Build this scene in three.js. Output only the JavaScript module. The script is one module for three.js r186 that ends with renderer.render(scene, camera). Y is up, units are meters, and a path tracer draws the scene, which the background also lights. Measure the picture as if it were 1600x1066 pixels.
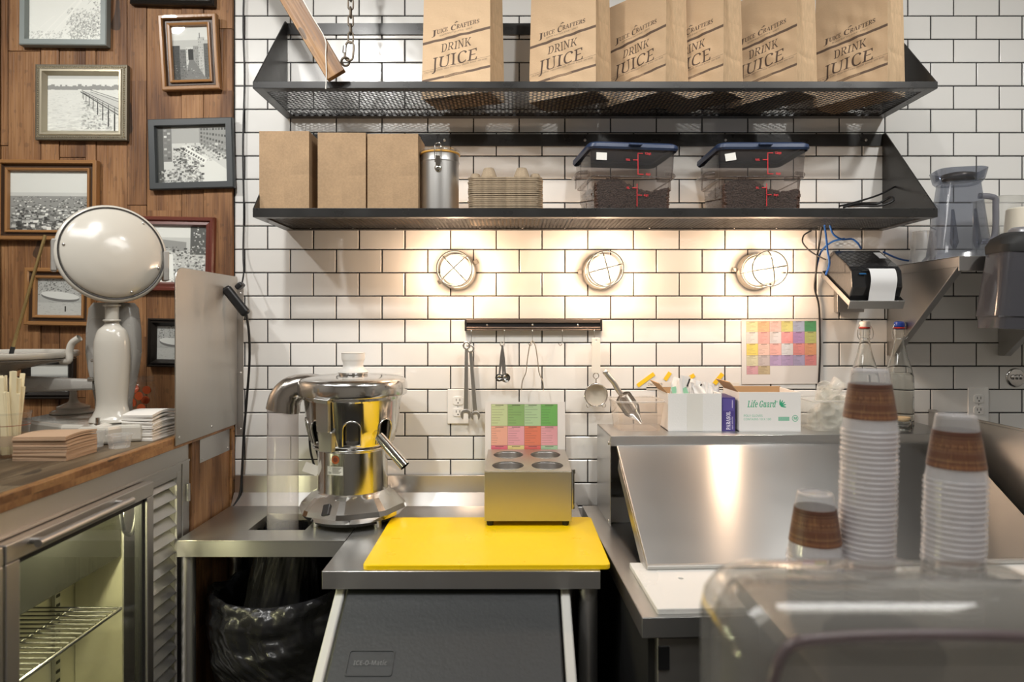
import * as THREE from 'three';
import { mergeGeometries, mergeVertices, toCreasedNormals } from 'three/addons/utils/BufferGeometryUtils.js';
import { RoundedBoxGeometry } from 'three/addons/geometries/RoundedBoxGeometry.js';
import { RectAreaLightUniformsLib } from 'three/addons/lights/RectAreaLightUniformsLib.js';
import { Brush, Evaluator, SUBTRACTION } from 'three-bvh-csg';

// ---------------------------------------------------------------- camera, light, exposure
const scene = new THREE.Scene();
scene.background = new THREE.Color(0x000000);
const renderer = new THREE.WebGLRenderer({ antialias: true });
renderer.toneMapping = THREE.LinearToneMapping;
renderer.toneMappingExposure = 1.0;
renderer.shadowMap.enabled = true;
RectAreaLightUniformsLib.init();
const camera = new THREE.PerspectiveCamera(53.08, 1600 / 1066, 0.05, 30);
camera.position.set(0, 1.5, 2.32);
camera.lookAt(0, 1.5, 0);
camera.setViewOffset(1600, 1066, -5, 28, 1600, 1066);
camera.focus = 2.08;
camera.userData.fStop = 2.4;

const COOL = new THREE.Color().setRGB(1.0, 0.985, 0.95), WARM = new THREE.Color().setRGB(1.0, 0.685, 0.46);
const ROOM = { left: -2.5, right: 2.5, front: 4.4, top: 3.05 };
// spotlights on the ceiling track: [x, z, target x, target y, target z, candela]
const SPOTS = [[-1.75, 1.35, -1.45, 1.75, 0, 4.2], [-0.75, 1.35, -0.55, 1.6, 0, 5.0], [0.45, 1.35, 0.35, 1.55, 0, 2.7], [1.6, 1.35, 1.4, 1.6, 0, 4.1]];
// diffuse ceiling panels: [x, z, width, depth, intensity]
const PANELS = [[-1.0, 1.95, 1.2, 0.6, 5.2], [1.0, 1.95, 1.2, 0.6, 6.0]];
const BULKHEAD_CANDELA = 0.46;

// ---------------------------------------------------------------- helpers
function rng(seed) { let a = seed >>> 0; return () => { a = (a + 0x6D2B79F5) | 0; let t = Math.imul(a ^ (a >>> 15), 1 | a); t = (t + Math.imul(t ^ (t >>> 7), 61 | t)) ^ t; return ((t ^ (t >>> 14)) >>> 0) / 4294967296; }; }
const R = rng(7);
const rr = (a, b, f = R) => a + (b - a) * f();
const V = (x, y, z) => new THREE.Vector3(x, y, z);
const PI = Math.PI;
const rgb = (r, g, b) => new THREE.Color().setRGB(r, g, b);

// tiling value noise
function lattice(n, seed) { const f = rng(seed), a = new Float32Array(n * n); for (let i = 0; i < n * n; i++) a[i] = f(); return a; }
const LAT = lattice(256, 99);
function vnoise(x, y, px, py) {
  const xi = Math.floor(x), yi = Math.floor(y), fx = x - xi, fy = y - yi, u = fx * fx * (3 - 2 * fx), v = fy * fy * (3 - 2 * fy);
  const m = (a, p) => ((a % p) + p) % p, g = (i, j) => LAT[(m(i, px) & 255) + 256 * (m(j, py) & 255)];
  return (g(xi, yi) * (1 - u) + g(xi + 1, yi) * u) * (1 - v) + (g(xi, yi + 1) * (1 - u) + g(xi + 1, yi + 1) * u) * v;
}
function fbm(x, y, px, py, o = 4) { let s = 0, a = 0.5, t = 0; for (let i = 0; i < o; i++) { s += a * vnoise(x + i * 17.3 * 0, y, px, py); t += a; a *= 0.5; x *= 2; y *= 2; px *= 2; py *= 2; } return s / t; }
function tex(w, h, fn, { srgb = true, rx = 1, ry = 1 } = {}) {
  const d = new Uint8Array(w * h * 4);
  for (let j = 0; j < h; j++) for (let i = 0; i < w; i++) { const c = fn(i / w, j / h), k = 4 * (j * w + i); d[k] = 255 * Math.min(1, Math.max(0, c[0])); d[k + 1] = 255 * Math.min(1, Math.max(0, c[1])); d[k + 2] = 255 * Math.min(1, Math.max(0, c[2])); d[k + 3] = 255; }
  const t = new THREE.DataTexture(d, w, h); t.wrapS = t.wrapT = THREE.RepeatWrapping; t.magFilter = THREE.LinearFilter; t.minFilter = THREE.LinearMipmapLinearFilter; t.generateMipmaps = true;
  if (srgb) t.colorSpace = THREE.SRGBColorSpace; t.repeat.set(rx, ry); t.needsUpdate = true; return t;
}
function canvasTex(w, h, draw) { const c = document.createElement('canvas'); c.width = w; c.height = h; const g = c.getContext('2d'); draw(g, w, h); const t = new THREE.CanvasTexture(c); t.colorSpace = THREE.SRGBColorSpace; t.anisotropy = 8; return t; }

// geometry
function uvm(g) {                                     // planar uv in metres from the dominant normal axis
  g = g.index ? g.toNonIndexed() : g;
  const p = g.attributes.position, n = g.attributes.normal, uv = new Float32Array(p.count * 2);
  for (let i = 0; i < p.count; i++) {
    const ax = Math.abs(n.getX(i)), ay = Math.abs(n.getY(i)), az = Math.abs(n.getZ(i));
    if (az >= ax && az >= ay) { uv[2 * i] = p.getX(i); uv[2 * i + 1] = p.getY(i); } else if (ax >= ay) { uv[2 * i] = p.getZ(i); uv[2 * i + 1] = p.getY(i); } else { uv[2 * i] = p.getX(i); uv[2 * i + 1] = p.getZ(i); }
  }
  g.setAttribute('uv', new THREE.BufferAttribute(uv, 2)); return g;
}
const place = (g, x = 0, y = 0, z = 0, rx = 0, ry = 0, rz = 0) => { if (rx || ry || rz) g.applyMatrix4(new THREE.Matrix4().makeRotationFromEuler(new THREE.Euler(rx, ry, rz))); return g.translate(x, y, z); };
function bx(w, h, d, x = 0, y = 0, z = 0, b = 0.002, rx = 0, ry = 0, rz = 0) {   // bevelled box centred on x y z
  b = Math.min(b, w * 0.45, h * 0.45, d * 0.45);
  return place(b > 0 ? uvm(new RoundedBoxGeometry(w, h, d, b > 0.004 ? 3 : 1, b)) : uvm(new THREE.BoxGeometry(w, h, d)), x, y, z, rx, ry, rz);
}
const bb = (x0, x1, y0, y1, z0, z1, b = 0.002) => bx(x1 - x0, y1 - y0, z1 - z0, (x0 + x1) / 2, (y0 + y1) / 2, (z0 + z1) / 2, b);
const cyl = (r0, r1, h, x = 0, y = 0, z = 0, seg = 32, rx = 0, ry = 0, rz = 0, open = false) => place(new THREE.CylinderGeometry(r1, r0, h, seg, 1, open), x, y, z, rx, ry, rz);
const lathe = (pts, seg = 48) => new THREE.LatheGeometry(pts.map((p) => new THREE.Vector2(Math.max(0, p[0]), p[1])), seg);
const slathe = (pts, seg = 48, n = 60) => { const c = new THREE.SplineCurve(pts.map((p) => new THREE.Vector2(p[0], p[1]))); return new THREE.LatheGeometry(c.getPoints(n).map((v) => v.set(Math.max(v.x, 0), v.y)), seg); };
const sph = (r, x = 0, y = 0, z = 0, sx = 1, sy = 1, sz = 1, a = 24, b = 16) => new THREE.SphereGeometry(r, a, b).scale(sx, sy, sz).translate(x, y, z);
const tor = (r, t, x = 0, y = 0, z = 0, rx = 0, ry = 0, rz = 0, arc = 2 * PI, a = 10, b = 40) => place(new THREE.TorusGeometry(r, t, a, b, arc), x, y, z, rx, ry, rz);
function rod(a, b, r, seg = 10, r2 = r) { const d = b.clone().sub(a), g = new THREE.CylinderGeometry(r2, r, d.length(), seg); g.applyQuaternion(new THREE.Quaternion().setFromUnitVectors(V(0, 1, 0), d.clone().normalize())); return g.translate((a.x + b.x) / 2, (a.y + b.y) / 2, (a.z + b.z) / 2); }
const tube = (pts, r, seg = 60, rs = 8, closed = false) => new THREE.TubeGeometry(new THREE.CatmullRomCurve3(pts.map((p) => (p.isVector3 ? p : V(...p))), closed, 'centripetal'), seg, r, rs, closed);
function shape(pts, holes = []) { const s = new THREE.Shape(pts.map((p) => new THREE.Vector2(p[0], p[1]))); for (const h of holes) s.holes.push(new THREE.Path(h.map((p) => new THREE.Vector2(p[0], p[1])))); return s; }
const ext = (pts, depth, b = 0, holes = [], cs = 12) => uvm(new THREE.ExtrudeGeometry(pts instanceof THREE.Shape ? pts : shape(pts, holes), { depth, bevelEnabled: b > 0, bevelSize: b, bevelThickness: b, bevelOffset: -b, bevelSegments: 2, curveSegments: cs }));
const circ = (r, x = 0, y = 0, n = 40) => Array.from({ length: n }, (_, i) => [x + r * Math.cos((2 * PI * i) / n), y + r * Math.sin((2 * PI * i) / n)]);
function rrect(w, h, r, n = 6) { const o = []; for (const [cx, cy, a] of [[w / 2 - r, h / 2 - r, 0], [-w / 2 + r, h / 2 - r, 1], [-w / 2 + r, -h / 2 + r, 2], [w / 2 - r, -h / 2 + r, 3]]) for (let i = 0; i <= n; i++) { const t = (a + i / n) * PI / 2; o.push([cx + r * Math.cos(t), cy + r * Math.sin(t)]); } return o; }
function loft(rings, capA = true, capB = true, crease = 0.7) {   // closed rings of [x, y, z] with equal counts
  const n = rings[0].length, pos = [], idx = [];
  for (const r of rings) for (const p of r) pos.push(...p);
  for (let k = 0; k + 1 < rings.length; k++) for (let i = 0; i < n; i++) { const a = k * n + i, b = k * n + (i + 1) % n; idx.push(a, b, a + n, b, b + n, a + n); }
  const cap = (k, flip) => { const c = [0, 0, 0]; for (const p of rings[k]) for (let q = 0; q < 3; q++) c[q] += p[q] / n; const m = pos.length / 3; pos.push(...c); for (let i = 0; i < n; i++) { const a = k * n + i, b = k * n + (i + 1) % n; flip ? idx.push(m, b, a) : idx.push(m, a, b); } };
  if (capA) cap(0, true); if (capB) cap(rings.length - 1, false);
  let g = new THREE.BufferGeometry(); g.setAttribute('position', new THREE.Float32BufferAttribute(pos, 3)); g.setIndex(idx); g = toCreasedNormals(g, crease); return uvm(g);
}
function surf(nu, nv, f, uv = true) {                 // open grid surface f(u, v) -> [x, y, z]
  const pos = [], t = [], idx = [];
  for (let j = 0; j <= nv; j++) for (let i = 0; i <= nu; i++) { pos.push(...f(i / nu, j / nv)); t.push(i / nu, j / nv); }
  for (let j = 0; j < nv; j++) for (let i = 0; i < nu; i++) { const a = j * (nu + 1) + i; idx.push(a, a + 1, a + nu + 1, a + 1, a + nu + 2, a + nu + 1); }
  const g = new THREE.BufferGeometry(); g.setAttribute('position', new THREE.Float32BufferAttribute(pos, 3)); g.setAttribute('uv', new THREE.Float32BufferAttribute(t, 2)); g.setIndex(idx); g.computeVertexNormals(); return g;
}
function strands(list, w, t) {                        // thin flat bars in the xz plane
  const pos = [], idx = [];
  for (const [ax, az, bx_, bz, y] of list) {
    const dx = bx_ - ax, dz = bz - az, l = Math.hypot(dx, dz), nx = (-dz / l) * w / 2, nz = (dx / l) * w / 2, o = pos.length / 3;
    for (const yy of [y - t / 2, y + t / 2]) pos.push(ax + nx, yy, az + nz, bx_ + nx, yy, bz + nz, bx_ - nx, yy, bz - nz, ax - nx, yy, az - nz);
    idx.push(o + 4, o + 5, o + 6, o + 4, o + 6, o + 7, o, o + 2, o + 1, o, o + 3, o + 2, o, o + 1, o + 5, o, o + 5, o + 4, o + 3, o + 7, o + 6, o + 3, o + 6, o + 2);
  }
  let g = new THREE.BufferGeometry(); g.setAttribute('position', new THREE.Float32BufferAttribute(pos, 3)); g.setIndex(idx); g = g.toNonIndexed(); g.computeVertexNormals(); return uvm(g);
}
function join(geos) {
  geos = (Array.isArray(geos) ? geos : [geos]).map((g) => { g = g.index ? g.toNonIndexed() : g; for (const k of Object.keys(g.attributes)) if (!['position', 'normal', 'uv'].includes(k)) g.deleteAttribute(k); if (!g.attributes.uv) g.setAttribute('uv', new THREE.BufferAttribute(new Float32Array(g.attributes.position.count * 2), 2)); return g; });
  return geos.length > 1 ? mergeGeometries(geos) : geos[0];
}
const taken = {};
function numbered(name) { const k = (taken[name] = (taken[name] ?? -1) + 1); return k ? `${name}_${String(k).padStart(3, '0')}` : name; }
function tag(o, label, category, group, kind) { o.userData = { label, category }; if (group) o.userData.group = group; if (kind) o.userData.kind = kind; return o; }
function thing(name, label, category, [x, y, z] = [0, 0, 0], turn = 0, group, kind) { const o = new THREE.Group(); o.name = numbered(name); o.position.set(x, y, z); o.rotation.y = turn; scene.add(o); return tag(o, label, category, group, kind); }
function part(name, geos, mat, parent, label) { const m = new THREE.Mesh(join(geos), mat); m.name = name; m.castShadow = m.receiveShadow = true; parent.add(m); if (label) m.userData.label = label; return m; }
function solo(name, geos, mat, label, category, group, kind) { const m = part(numbered(name), geos, mat, scene); return tag(m, label, category, group, kind); }
const ONES = ['', 'first', 'second', 'third', 'fourth', 'fifth', 'sixth', 'seventh', 'eighth', 'ninth', 'tenth', 'eleventh', 'twelfth', 'thirteenth', 'fourteenth', 'fifteenth', 'sixteenth', 'seventeenth', 'eighteenth', 'nineteenth'];
const ordinal = (n) => (n < 20 ? ONES[n] : n % 10 ? ['twenty', 'thirty'][Math.floor(n / 10) - 2] + '-' + ONES[n % 10] : ['twentieth', 'thirtieth'][n / 10 - 2]);
function dup(o, label) { const c = o.clone(); c.name = numbered(o.name.replace(/_\d{3}$/, '')); c.userData = { ...o.userData }; if (label) c.userData.label = label; scene.add(c); return c; }

// ---------------------------------------------------------------- materials
const mat = (color, roughness = 0.5, metalness = 0, o = {}) => new THREE.MeshPhysicalMaterial({ color, roughness, metalness, ...o });
const scuffRough = tex(256, 256, (u, v) => { const s = 0.55 + 0.45 * fbm(u * 8, v * 8, 8, 8, 5); return [s, s, s]; }, { srgb: false, rx: 2, ry: 2 });
const brushedRough = tex(512, 512, (u, v) => { const s = 0.94 + 0.06 * fbm(u * 6, v * 6, 6, 6, 2); return [s, s, s]; }, { srgb: false, rx: 3, ry: 3 });
const paperBump = tex(256, 256, (u, v) => { const s = 0.5 * fbm(u * 24, v * 24, 24, 24, 4) + 0.5 * fbm(u * 5, v * 5, 5, 5, 3); return [s, s, s]; }, { srgb: false, rx: 6, ry: 6 });
const M = {};
M.steel = mat(rgb(0.58, 0.575, 0.565), 0.3, 1, { roughnessMap: brushedRough, anisotropy: 0.8, anisotropyRotation: Math.PI / 2 });
M.steelDull = mat(rgb(0.52, 0.505, 0.485), 0.42, 1, { roughnessMap: brushedRough, anisotropy: 0.5, anisotropyRotation: Math.PI / 2 });
M.polished = mat(rgb(0.66, 0.65, 0.63), 0.2, 1, { roughnessMap: scuffRough });
M.chrome = mat(rgb(0.7, 0.69, 0.67), 0.13, 1);
M.alu = mat(rgb(0.55, 0.54, 0.52), 0.4, 1);
M.blackSteel = mat(rgb(0.020, 0.0195, 0.019), 0.42, 0.0, { roughnessMap: scuffRough });
M.blackPlastic = mat(rgb(0.012, 0.012, 0.013), 0.35);
M.rubber = mat(rgb(0.01, 0.01, 0.01), 0.7);
M.cable = mat(rgb(0.008, 0.008, 0.009), 0.45);
M.blueCable = mat(rgb(0.02, 0.10, 0.34), 0.4);
M.white = mat(rgb(0.78, 0.77, 0.74), 0.4);
M.whitePlastic = mat(rgb(0.80, 0.79, 0.76), 0.3);
M.paper = mat(rgb(0.80, 0.79, 0.77), 0.85, 0, { bumpMap: paperBump, bumpScale: 0.0002 });
M.enamel = mat(rgb(0.53, 0.50, 0.44), 0.28, 0, { clearcoat: 0.6, clearcoatRoughness: 0.12, roughnessMap: scuffRough });
M.enamelGrey = mat(rgb(0.33, 0.315, 0.29), 0.38, 0, { roughnessMap: scuffRough });
M.brass = mat(rgb(0.55, 0.40, 0.18), 0.4, 1);
M.clear = mat(rgb(0.95, 0.95, 0.95), 0.06, 0, { transmission: 1, thickness: 0, ior: 1.45 });
M.clearHaze = mat(rgb(0.90, 0.90, 0.89), 0.28, 0, { transmission: 0.85, thickness: 0, ior: 1.45 });
M.pane = mat(rgb(0.97, 0.98, 0.97), 0.02, 0, { transmission: 1, thickness: 0, ior: 1.5 });
M.smoke = mat(rgb(0.55, 0.57, 0.62), 0.08, 0, { transmission: 0.95, thickness: 0, ior: 1.5 });
M.glass = mat(rgb(0.97, 0.985, 0.975), 0.01, 0, { transmission: 1, thickness: 0.004, ior: 1.5 });
M.water = mat(rgb(0.97, 0.99, 0.98), 0.0, 0, { transmission: 1, thickness: 0.05, ior: 1.33 });
M.dark = mat(rgb(0.012, 0.012, 0.012), 0.6);
const smearRough = tex(256, 256, (u, v) => { const s = 0.62 + 0.38 * (0.6 * fbm(u * 14, v * 2, 14, 2, 4) + 0.4 * fbm(u * 5, v * 5, 5, 5, 3)); return [s, s, s]; }, { srgb: false, rx: 2.4, ry: 1.6 });
M.steelSmeared = mat(rgb(0.50, 0.485, 0.455), 0.5, 1, { roughnessMap: smearRough, anisotropy: 0.4 });
M.satin = mat(rgb(0.62, 0.61, 0.59), 0.34, 1);

// ---------------------------------------------------------------- the room
const floorTex = tex(256, 256, (u, v) => { const s = 0.16 + 0.10 * fbm(u * 10, v * 10, 10, 10, 4); return [s, s * 0.97, s * 0.93]; }, { rx: 1, ry: 1 });
M.floor = mat(rgb(1, 1, 1), 0.55, 0, { map: floorTex });
M.ceiling = mat(rgb(0.58, 0.57, 0.55), 0.9);
M.plaster = mat(rgb(0.60, 0.58, 0.55), 0.9, 0, { bumpMap: paperBump, bumpScale: 0.0004 });
{
  const w = ROOM.right - ROOM.left, cz = ROOM.front / 2;
  solo('floor', bx(w + 0.4, 0.1, ROOM.front + 0.4, 0, -0.05, cz, 0), M.floor, 'dark grey floor of the juice bar kitchen', 'floor', null, 'structure');
  solo('ceiling', bx(w + 0.4, 0.1, ROOM.front + 0.4, 0, ROOM.top + 0.05, cz, 0), M.ceiling, 'grey painted ceiling above the juice bar', 'ceiling', null, 'structure');
  solo('wall_left', bx(0.1, ROOM.top, ROOM.front + 0.2, ROOM.left - 0.05, ROOM.top / 2, cz, 0), M.plaster, 'plain plaster side wall beyond the wooden counter', 'wall', null, 'structure');
  solo('wall_right', bx(0.1, ROOM.top, ROOM.front + 0.2, ROOM.right + 0.05, ROOM.top / 2, cz, 0), M.plaster, 'plain plaster side wall beyond the prep fridge', 'wall', null, 'structure');
  solo('wall_front', bx(w + 0.2, ROOM.top, 0.1, 0, ROOM.top / 2, ROOM.front + 0.05, 0), M.plaster, 'plain plaster wall facing the tiled wall', 'wall', null, 'structure');
}

// tiled wall
const TILE = { px: 0.1554, py: 0.07935, w: 0.1513, h: 0.0753, x0: -0.2196, y0: 2.544, edge: -0.954 };
{
  M.grout = mat(rgb(0.006, 0.006, 0.007), 0.9);
  const glaze = { clearcoat: 0.8, clearcoatRoughness: 0.06 };
  const wave = tex(128, 128, (u, v) => { const s = fbm(u * 3, v * 3, 3, 3, 2); return [s, s, s]; }, { srgb: false, rx: 7, ry: 7 });
  M.tiles = [[0.72, 0.71, 0.685], [0.735, 0.725, 0.70], [0.71, 0.70, 0.672], [0.725, 0.712, 0.682]].map((c) => mat(rgb(...c), 0.22, 0, { ...glaze, bumpMap: wave, bumpScale: 0.0007 }));
  const wall = thing('wall_back_tile', 'wall of white subway tiles with dark grout behind the shelves', 'wall', [0, 0, 0], 0, null, 'structure');
  part('grout', bx(ROOM.right - TILE.edge + 0.1, ROOM.top, 0.1, (ROOM.right + 0.1 + TILE.edge) / 2, ROOM.top / 2, -0.0525, 0), M.grout, wall, 'dark grout bed');
  function tileGeo(w, h) {                             // bevelled glazed tile, back at z = -0.005, face at z = 0
    const b = 0.0022, c = 0.0014, a = [[-w / 2, -h / 2], [w / 2, -h / 2], [w / 2, h / 2], [-w / 2, h / 2]], q = a.map(([x, y]) => [x - Math.sign(x) * b, y - Math.sign(y) * b]);
    const pos = [], quad = (p0, p1, p2, p3) => pos.push(...p0, ...p1, ...p2, ...p0, ...p2, ...p3);
    quad(...q.map(([x, y]) => [x, y, 0]));
    for (let i = 0; i < 4; i++) { const j = (i + 1) % 4; quad([...a[i], -c], [...a[j], -c], [...q[j], 0], [...q[i], 0]); quad([...a[i], -0.005], [...a[j], -0.005], [...a[j], -c], [...a[i], -c]); }
    const g = new THREE.BufferGeometry(); g.setAttribute('position', new THREE.Float32BufferAttribute(pos, 3)); g.computeVertexNormals(); return uvm(g);
  }
  const full = tileGeo(TILE.w, TILE.h), f = rng(31), list = [];
  for (let k = -7; k < 23; k++) {
    const yt = TILE.y0 - TILE.py * k, yc = yt - TILE.py / 2, off = Math.abs(k % 2) ? 0 : TILE.px / 2;
    for (let n = -6; n < 20; n++) {
      let a = TILE.x0 + off + TILE.px * n + 0.002, b = a + TILE.w;
      if (b < TILE.edge + 0.02 || a > ROOM.right) continue;
      const cut = a < TILE.edge || b > ROOM.right; a = Math.max(a, TILE.edge + 0.002); b = Math.min(b, ROOM.right);
      const xc = (a + b) / 2, m = M.tiles[Math.floor(f() * 4)], tilt = [rr(-1, 1, f) * 0.0035, rr(-1, 1, f) * 0.0025];
      const inFrame = xc > -0.97 && xc < 1.74 && yc < 2.6;
      const hidden = (xc > 0.28 && yc < 1.15) || (xc > 0.3 && xc < 1.1 && yc < 1.27) || yc < 0.97 || (xc > -0.6 && xc < -0.36 && yc < 1.32 && yc > 0.95) || (xc > -0.76 && xc < -0.3 && yc > 1.83 && yc < 2.08) || (xc > 0.3 && xc < 1.2 && yc > 2.2 && yc < 2.56) || (xc > -0.1 && xc < 0.17 && yc < 1.2);
      list.push({ xc, yc, w: b - a, cut, m, tilt, rank: (inFrame ? 0 : 4) + (hidden ? 2 : 0) + (cut ? 1 : 0) });
    }
  }
  list.sort((a, b) => a.rank - b.rank);
  const rest = [];
  list.forEach((t, i) => {
    const g = t.cut ? tileGeo(t.w, TILE.h) : full;
    if (i < 300) { const o = new THREE.Mesh(g, t.m); o.name = 'tile'; o.position.set(t.xc, t.yc, 0); o.rotation.set(t.tilt[0], t.tilt[1], 0); o.castShadow = o.receiveShadow = true; wall.add(o); } else rest.push(place(g.clone(), t.xc, t.yc, 0, t.tilt[0], t.tilt[1], 0));
  });
  const s = part('tile_field', rest, M.tiles[0], wall); s.userData.kind = 'stuff';
}

// wooden wall of old boards
function woodTex(seed, base, dark, light) {
  const o = seed * 13.7;
  return tex(512, 1024, (u, v) => {
    const warp = 0.5 * fbm(u * 4 + o, v * 3, 256, 256, 3), ring = fbm((u * 10 + warp * 3 + o) % 256, v * 3, 256, 256, 3);
    const fine = vnoise(u * 150 + o, v * 14 + 3, 256, 256), pore = vnoise(u * 90 + o, v * 40, 256, 256) > 0.83 ? 0.55 : 1;
    const k = Math.min(1, Math.max(0, 0.5 + 1.5 * (ring - 0.5) + 0.35 * (fine - 0.5))), knot = vnoise(u * 7 + o, v * 11, 256, 256) > 0.93 ? 0.6 : 1;
    return [0, 1, 2].map((i) => (dark[i] + (base[i] - dark[i]) * Math.min(1, k * 2) + (light[i] - base[i]) * Math.max(0, k * 2 - 1)) * (0.75 + 0.25 * pore) * knot);
  });
}
const boardTex = [1, 2, 3].map((s) => { const t = woodTex(s, [0.53, 0.37, 0.225], [0.37, 0.235, 0.125], [0.64, 0.475, 0.315]); t.repeat.set(2.2, 1.1); return t; });
const boardBump = tex(256, 256, (u, v) => { const s = 0.6 * vnoise(u * 90, v * 6, 90, 6) + 0.4 * fbm(u * 5, v * 2, 5, 2, 4); return [s, s, s]; }, { srgb: false, rx: 3, ry: 1.2 });
M.boards = []; for (const t of boardTex) for (const c of [[1, 1, 1], [0.82, 0.80, 0.78], [0.92, 0.90, 0.88]]) M.boards.push(mat(rgb(...c), 0.62, 0, { map: t, bumpMap: boardBump, bumpScale: 0.002 }));
M.trimWood = mat(rgb(0.75, 0.6, 0.5), 0.6, 0, { map: boardTex[1], bumpMap: boardBump, bumpScale: 0.001 });
{
  const wall = thing('wall_back_wood', 'wall of reclaimed brown wooden boards hung with picture frames', 'wall', [0, 0, 0], 0, null, 'structure');
  part('backing', bx(TILE.edge - ROOM.left + 0.1, ROOM.top, 0.1, (ROOM.left - 0.1 + TILE.edge) / 2, ROOM.top / 2, -0.052, 0), M.dark, wall, 'dark backing behind the boards');
  const f = rng(77);
  let x = TILE.edge - 0.001;
  const widths = [0.098, 0.075, 0.118, 0.066, 0.105, 0.036, 0.088, 0.062, 0.11, 0.05, 0.092, 0.12, 0.1, 0.12, 0.11, 0.12, 0.1, 0.12];
  for (const w of widths) {
    let x1 = x, x0 = Math.max(x - w, ROOM.left); x = x0; if (x1 - x0 < 0.02) break;
    let y = 1.10 - rr(0, 0.5, f);
    while (y < ROOM.top) {
      const h = rr(0.42, 1.25, f), y0 = Math.max(y, 0.7), y1 = Math.min(y + h, ROOM.top); y += h; if (y1 - y0 < 0.05) continue;
      const t = rr(0.012, 0.0165, f), g = bx(x1 - x0 - 0.0016, y1 - y0 - 0.0016, t, 0, 0, 0, 0.0015), uv = g.attributes.uv, du = f() * 3, dv = f() * 3;
      for (let i = 0; i < uv.count; i++) uv.setXY(i, uv.getX(i) + du, uv.getY(i) + dv);
      const m = part('board', g, M.boards[Math.floor(f() * M.boards.length)], wall); m.position.set((x0 + x1) / 2, (y0 + y1) / 2, t / 2 - 0.002);
    }
  }
  solo('trim_1', bb(-1.84, -1.735, 0.7, ROOM.top, 0.016, 0.06, 0.004), M.boards[4], 'dark wooden upright board at the edge of the picture wall', 'trim', null, 'structure');
}

// ceiling lamps
M.lampFace = new THREE.MeshStandardMaterial({ color: 0x000000, emissive: COOL, emissiveIntensity: 9 });
M.panelFace = new THREE.MeshStandardMaterial({ color: 0x000000, emissive: COOL, emissiveIntensity: 3 });
SPOTS.forEach(([x, z, tx, ty, tz, cd], i) => {
  const g = thing('ceiling_spotlight', ['black track spotlight over the picture wall', 'black track spotlight over the juicer', 'black track spotlight over the yellow board', 'black track spotlight over the prep fridge'][i], 'spotlight', [x, ROOM.top, z], 0, 'ceiling track spotlights');
  part('mount', [cyl(0.012, 0.012, 0.07, 0, -0.035, 0), cyl(0.03, 0.03, 0.01, 0, -0.005, 0)], M.blackSteel, g);
  const head = new THREE.Vector3(0, -0.12, 0), dir = V(tx - x, ty - (ROOM.top - 0.12), tz - z).normalize(), q = new THREE.Quaternion().setFromUnitVectors(V(0, -1, 0), dir);
  const hg = lathe([[0, 0.06], [0.04, 0.06], [0.045, 0.05], [0.045, -0.06], [0.03, -0.06], [0.03, -0.045]]); hg.applyQuaternion(q); hg.translate(0, -0.12, 0);
  part('housing', hg, M.blackSteel, g);
  const lens = new THREE.CircleGeometry(0.03, 32).rotateX(PI / 2).translate(0, -0.05, 0); lens.applyQuaternion(q); lens.translate(0, -0.12, 0);
  part('lamp', lens, M.lampFace, g);
  const s = new THREE.SpotLight(COOL, cd, 0, 0.95, 0.7, 2); s.position.set(x, ROOM.top - 0.12, z).addScaledVector(dir, 0.075); s.target.position.set(tx, ty, tz); s.castShadow = true; s.shadow.radius = 2.2; scene.add(s, s.target);
});
PANELS.forEach(([x, z, w, d, I], i) => {
  const g = thing('ceiling_panel_light', i ? 'white rectangular ceiling panel light over the serving counter' : 'white rectangular ceiling panel light over the wooden counter', 'ceiling light', [x, ROOM.top, z], 0, 'ceiling panel lights');
  part('frame', [bb(-w / 2 - 0.02, w / 2 + 0.02, -0.03, 0, -d / 2 - 0.02, -d / 2), bb(-w / 2 - 0.02, w / 2 + 0.02, -0.03, 0, d / 2, d / 2 + 0.02), bb(-w / 2 - 0.02, -w / 2, -0.03, 0, -d / 2, d / 2), bb(w / 2, w / 2 + 0.02, -0.03, 0, -d / 2, d / 2)], M.white, g);
  part('diffuser', new THREE.PlaneGeometry(w, d).rotateX(PI / 2).translate(0, -0.02, 0), M.panelFace, g);
  const l = new THREE.RectAreaLight(COOL, I, w, d); l.position.set(x, ROOM.top - 0.035, z); l.lookAt(x, 0, z); scene.add(l);
});

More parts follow.
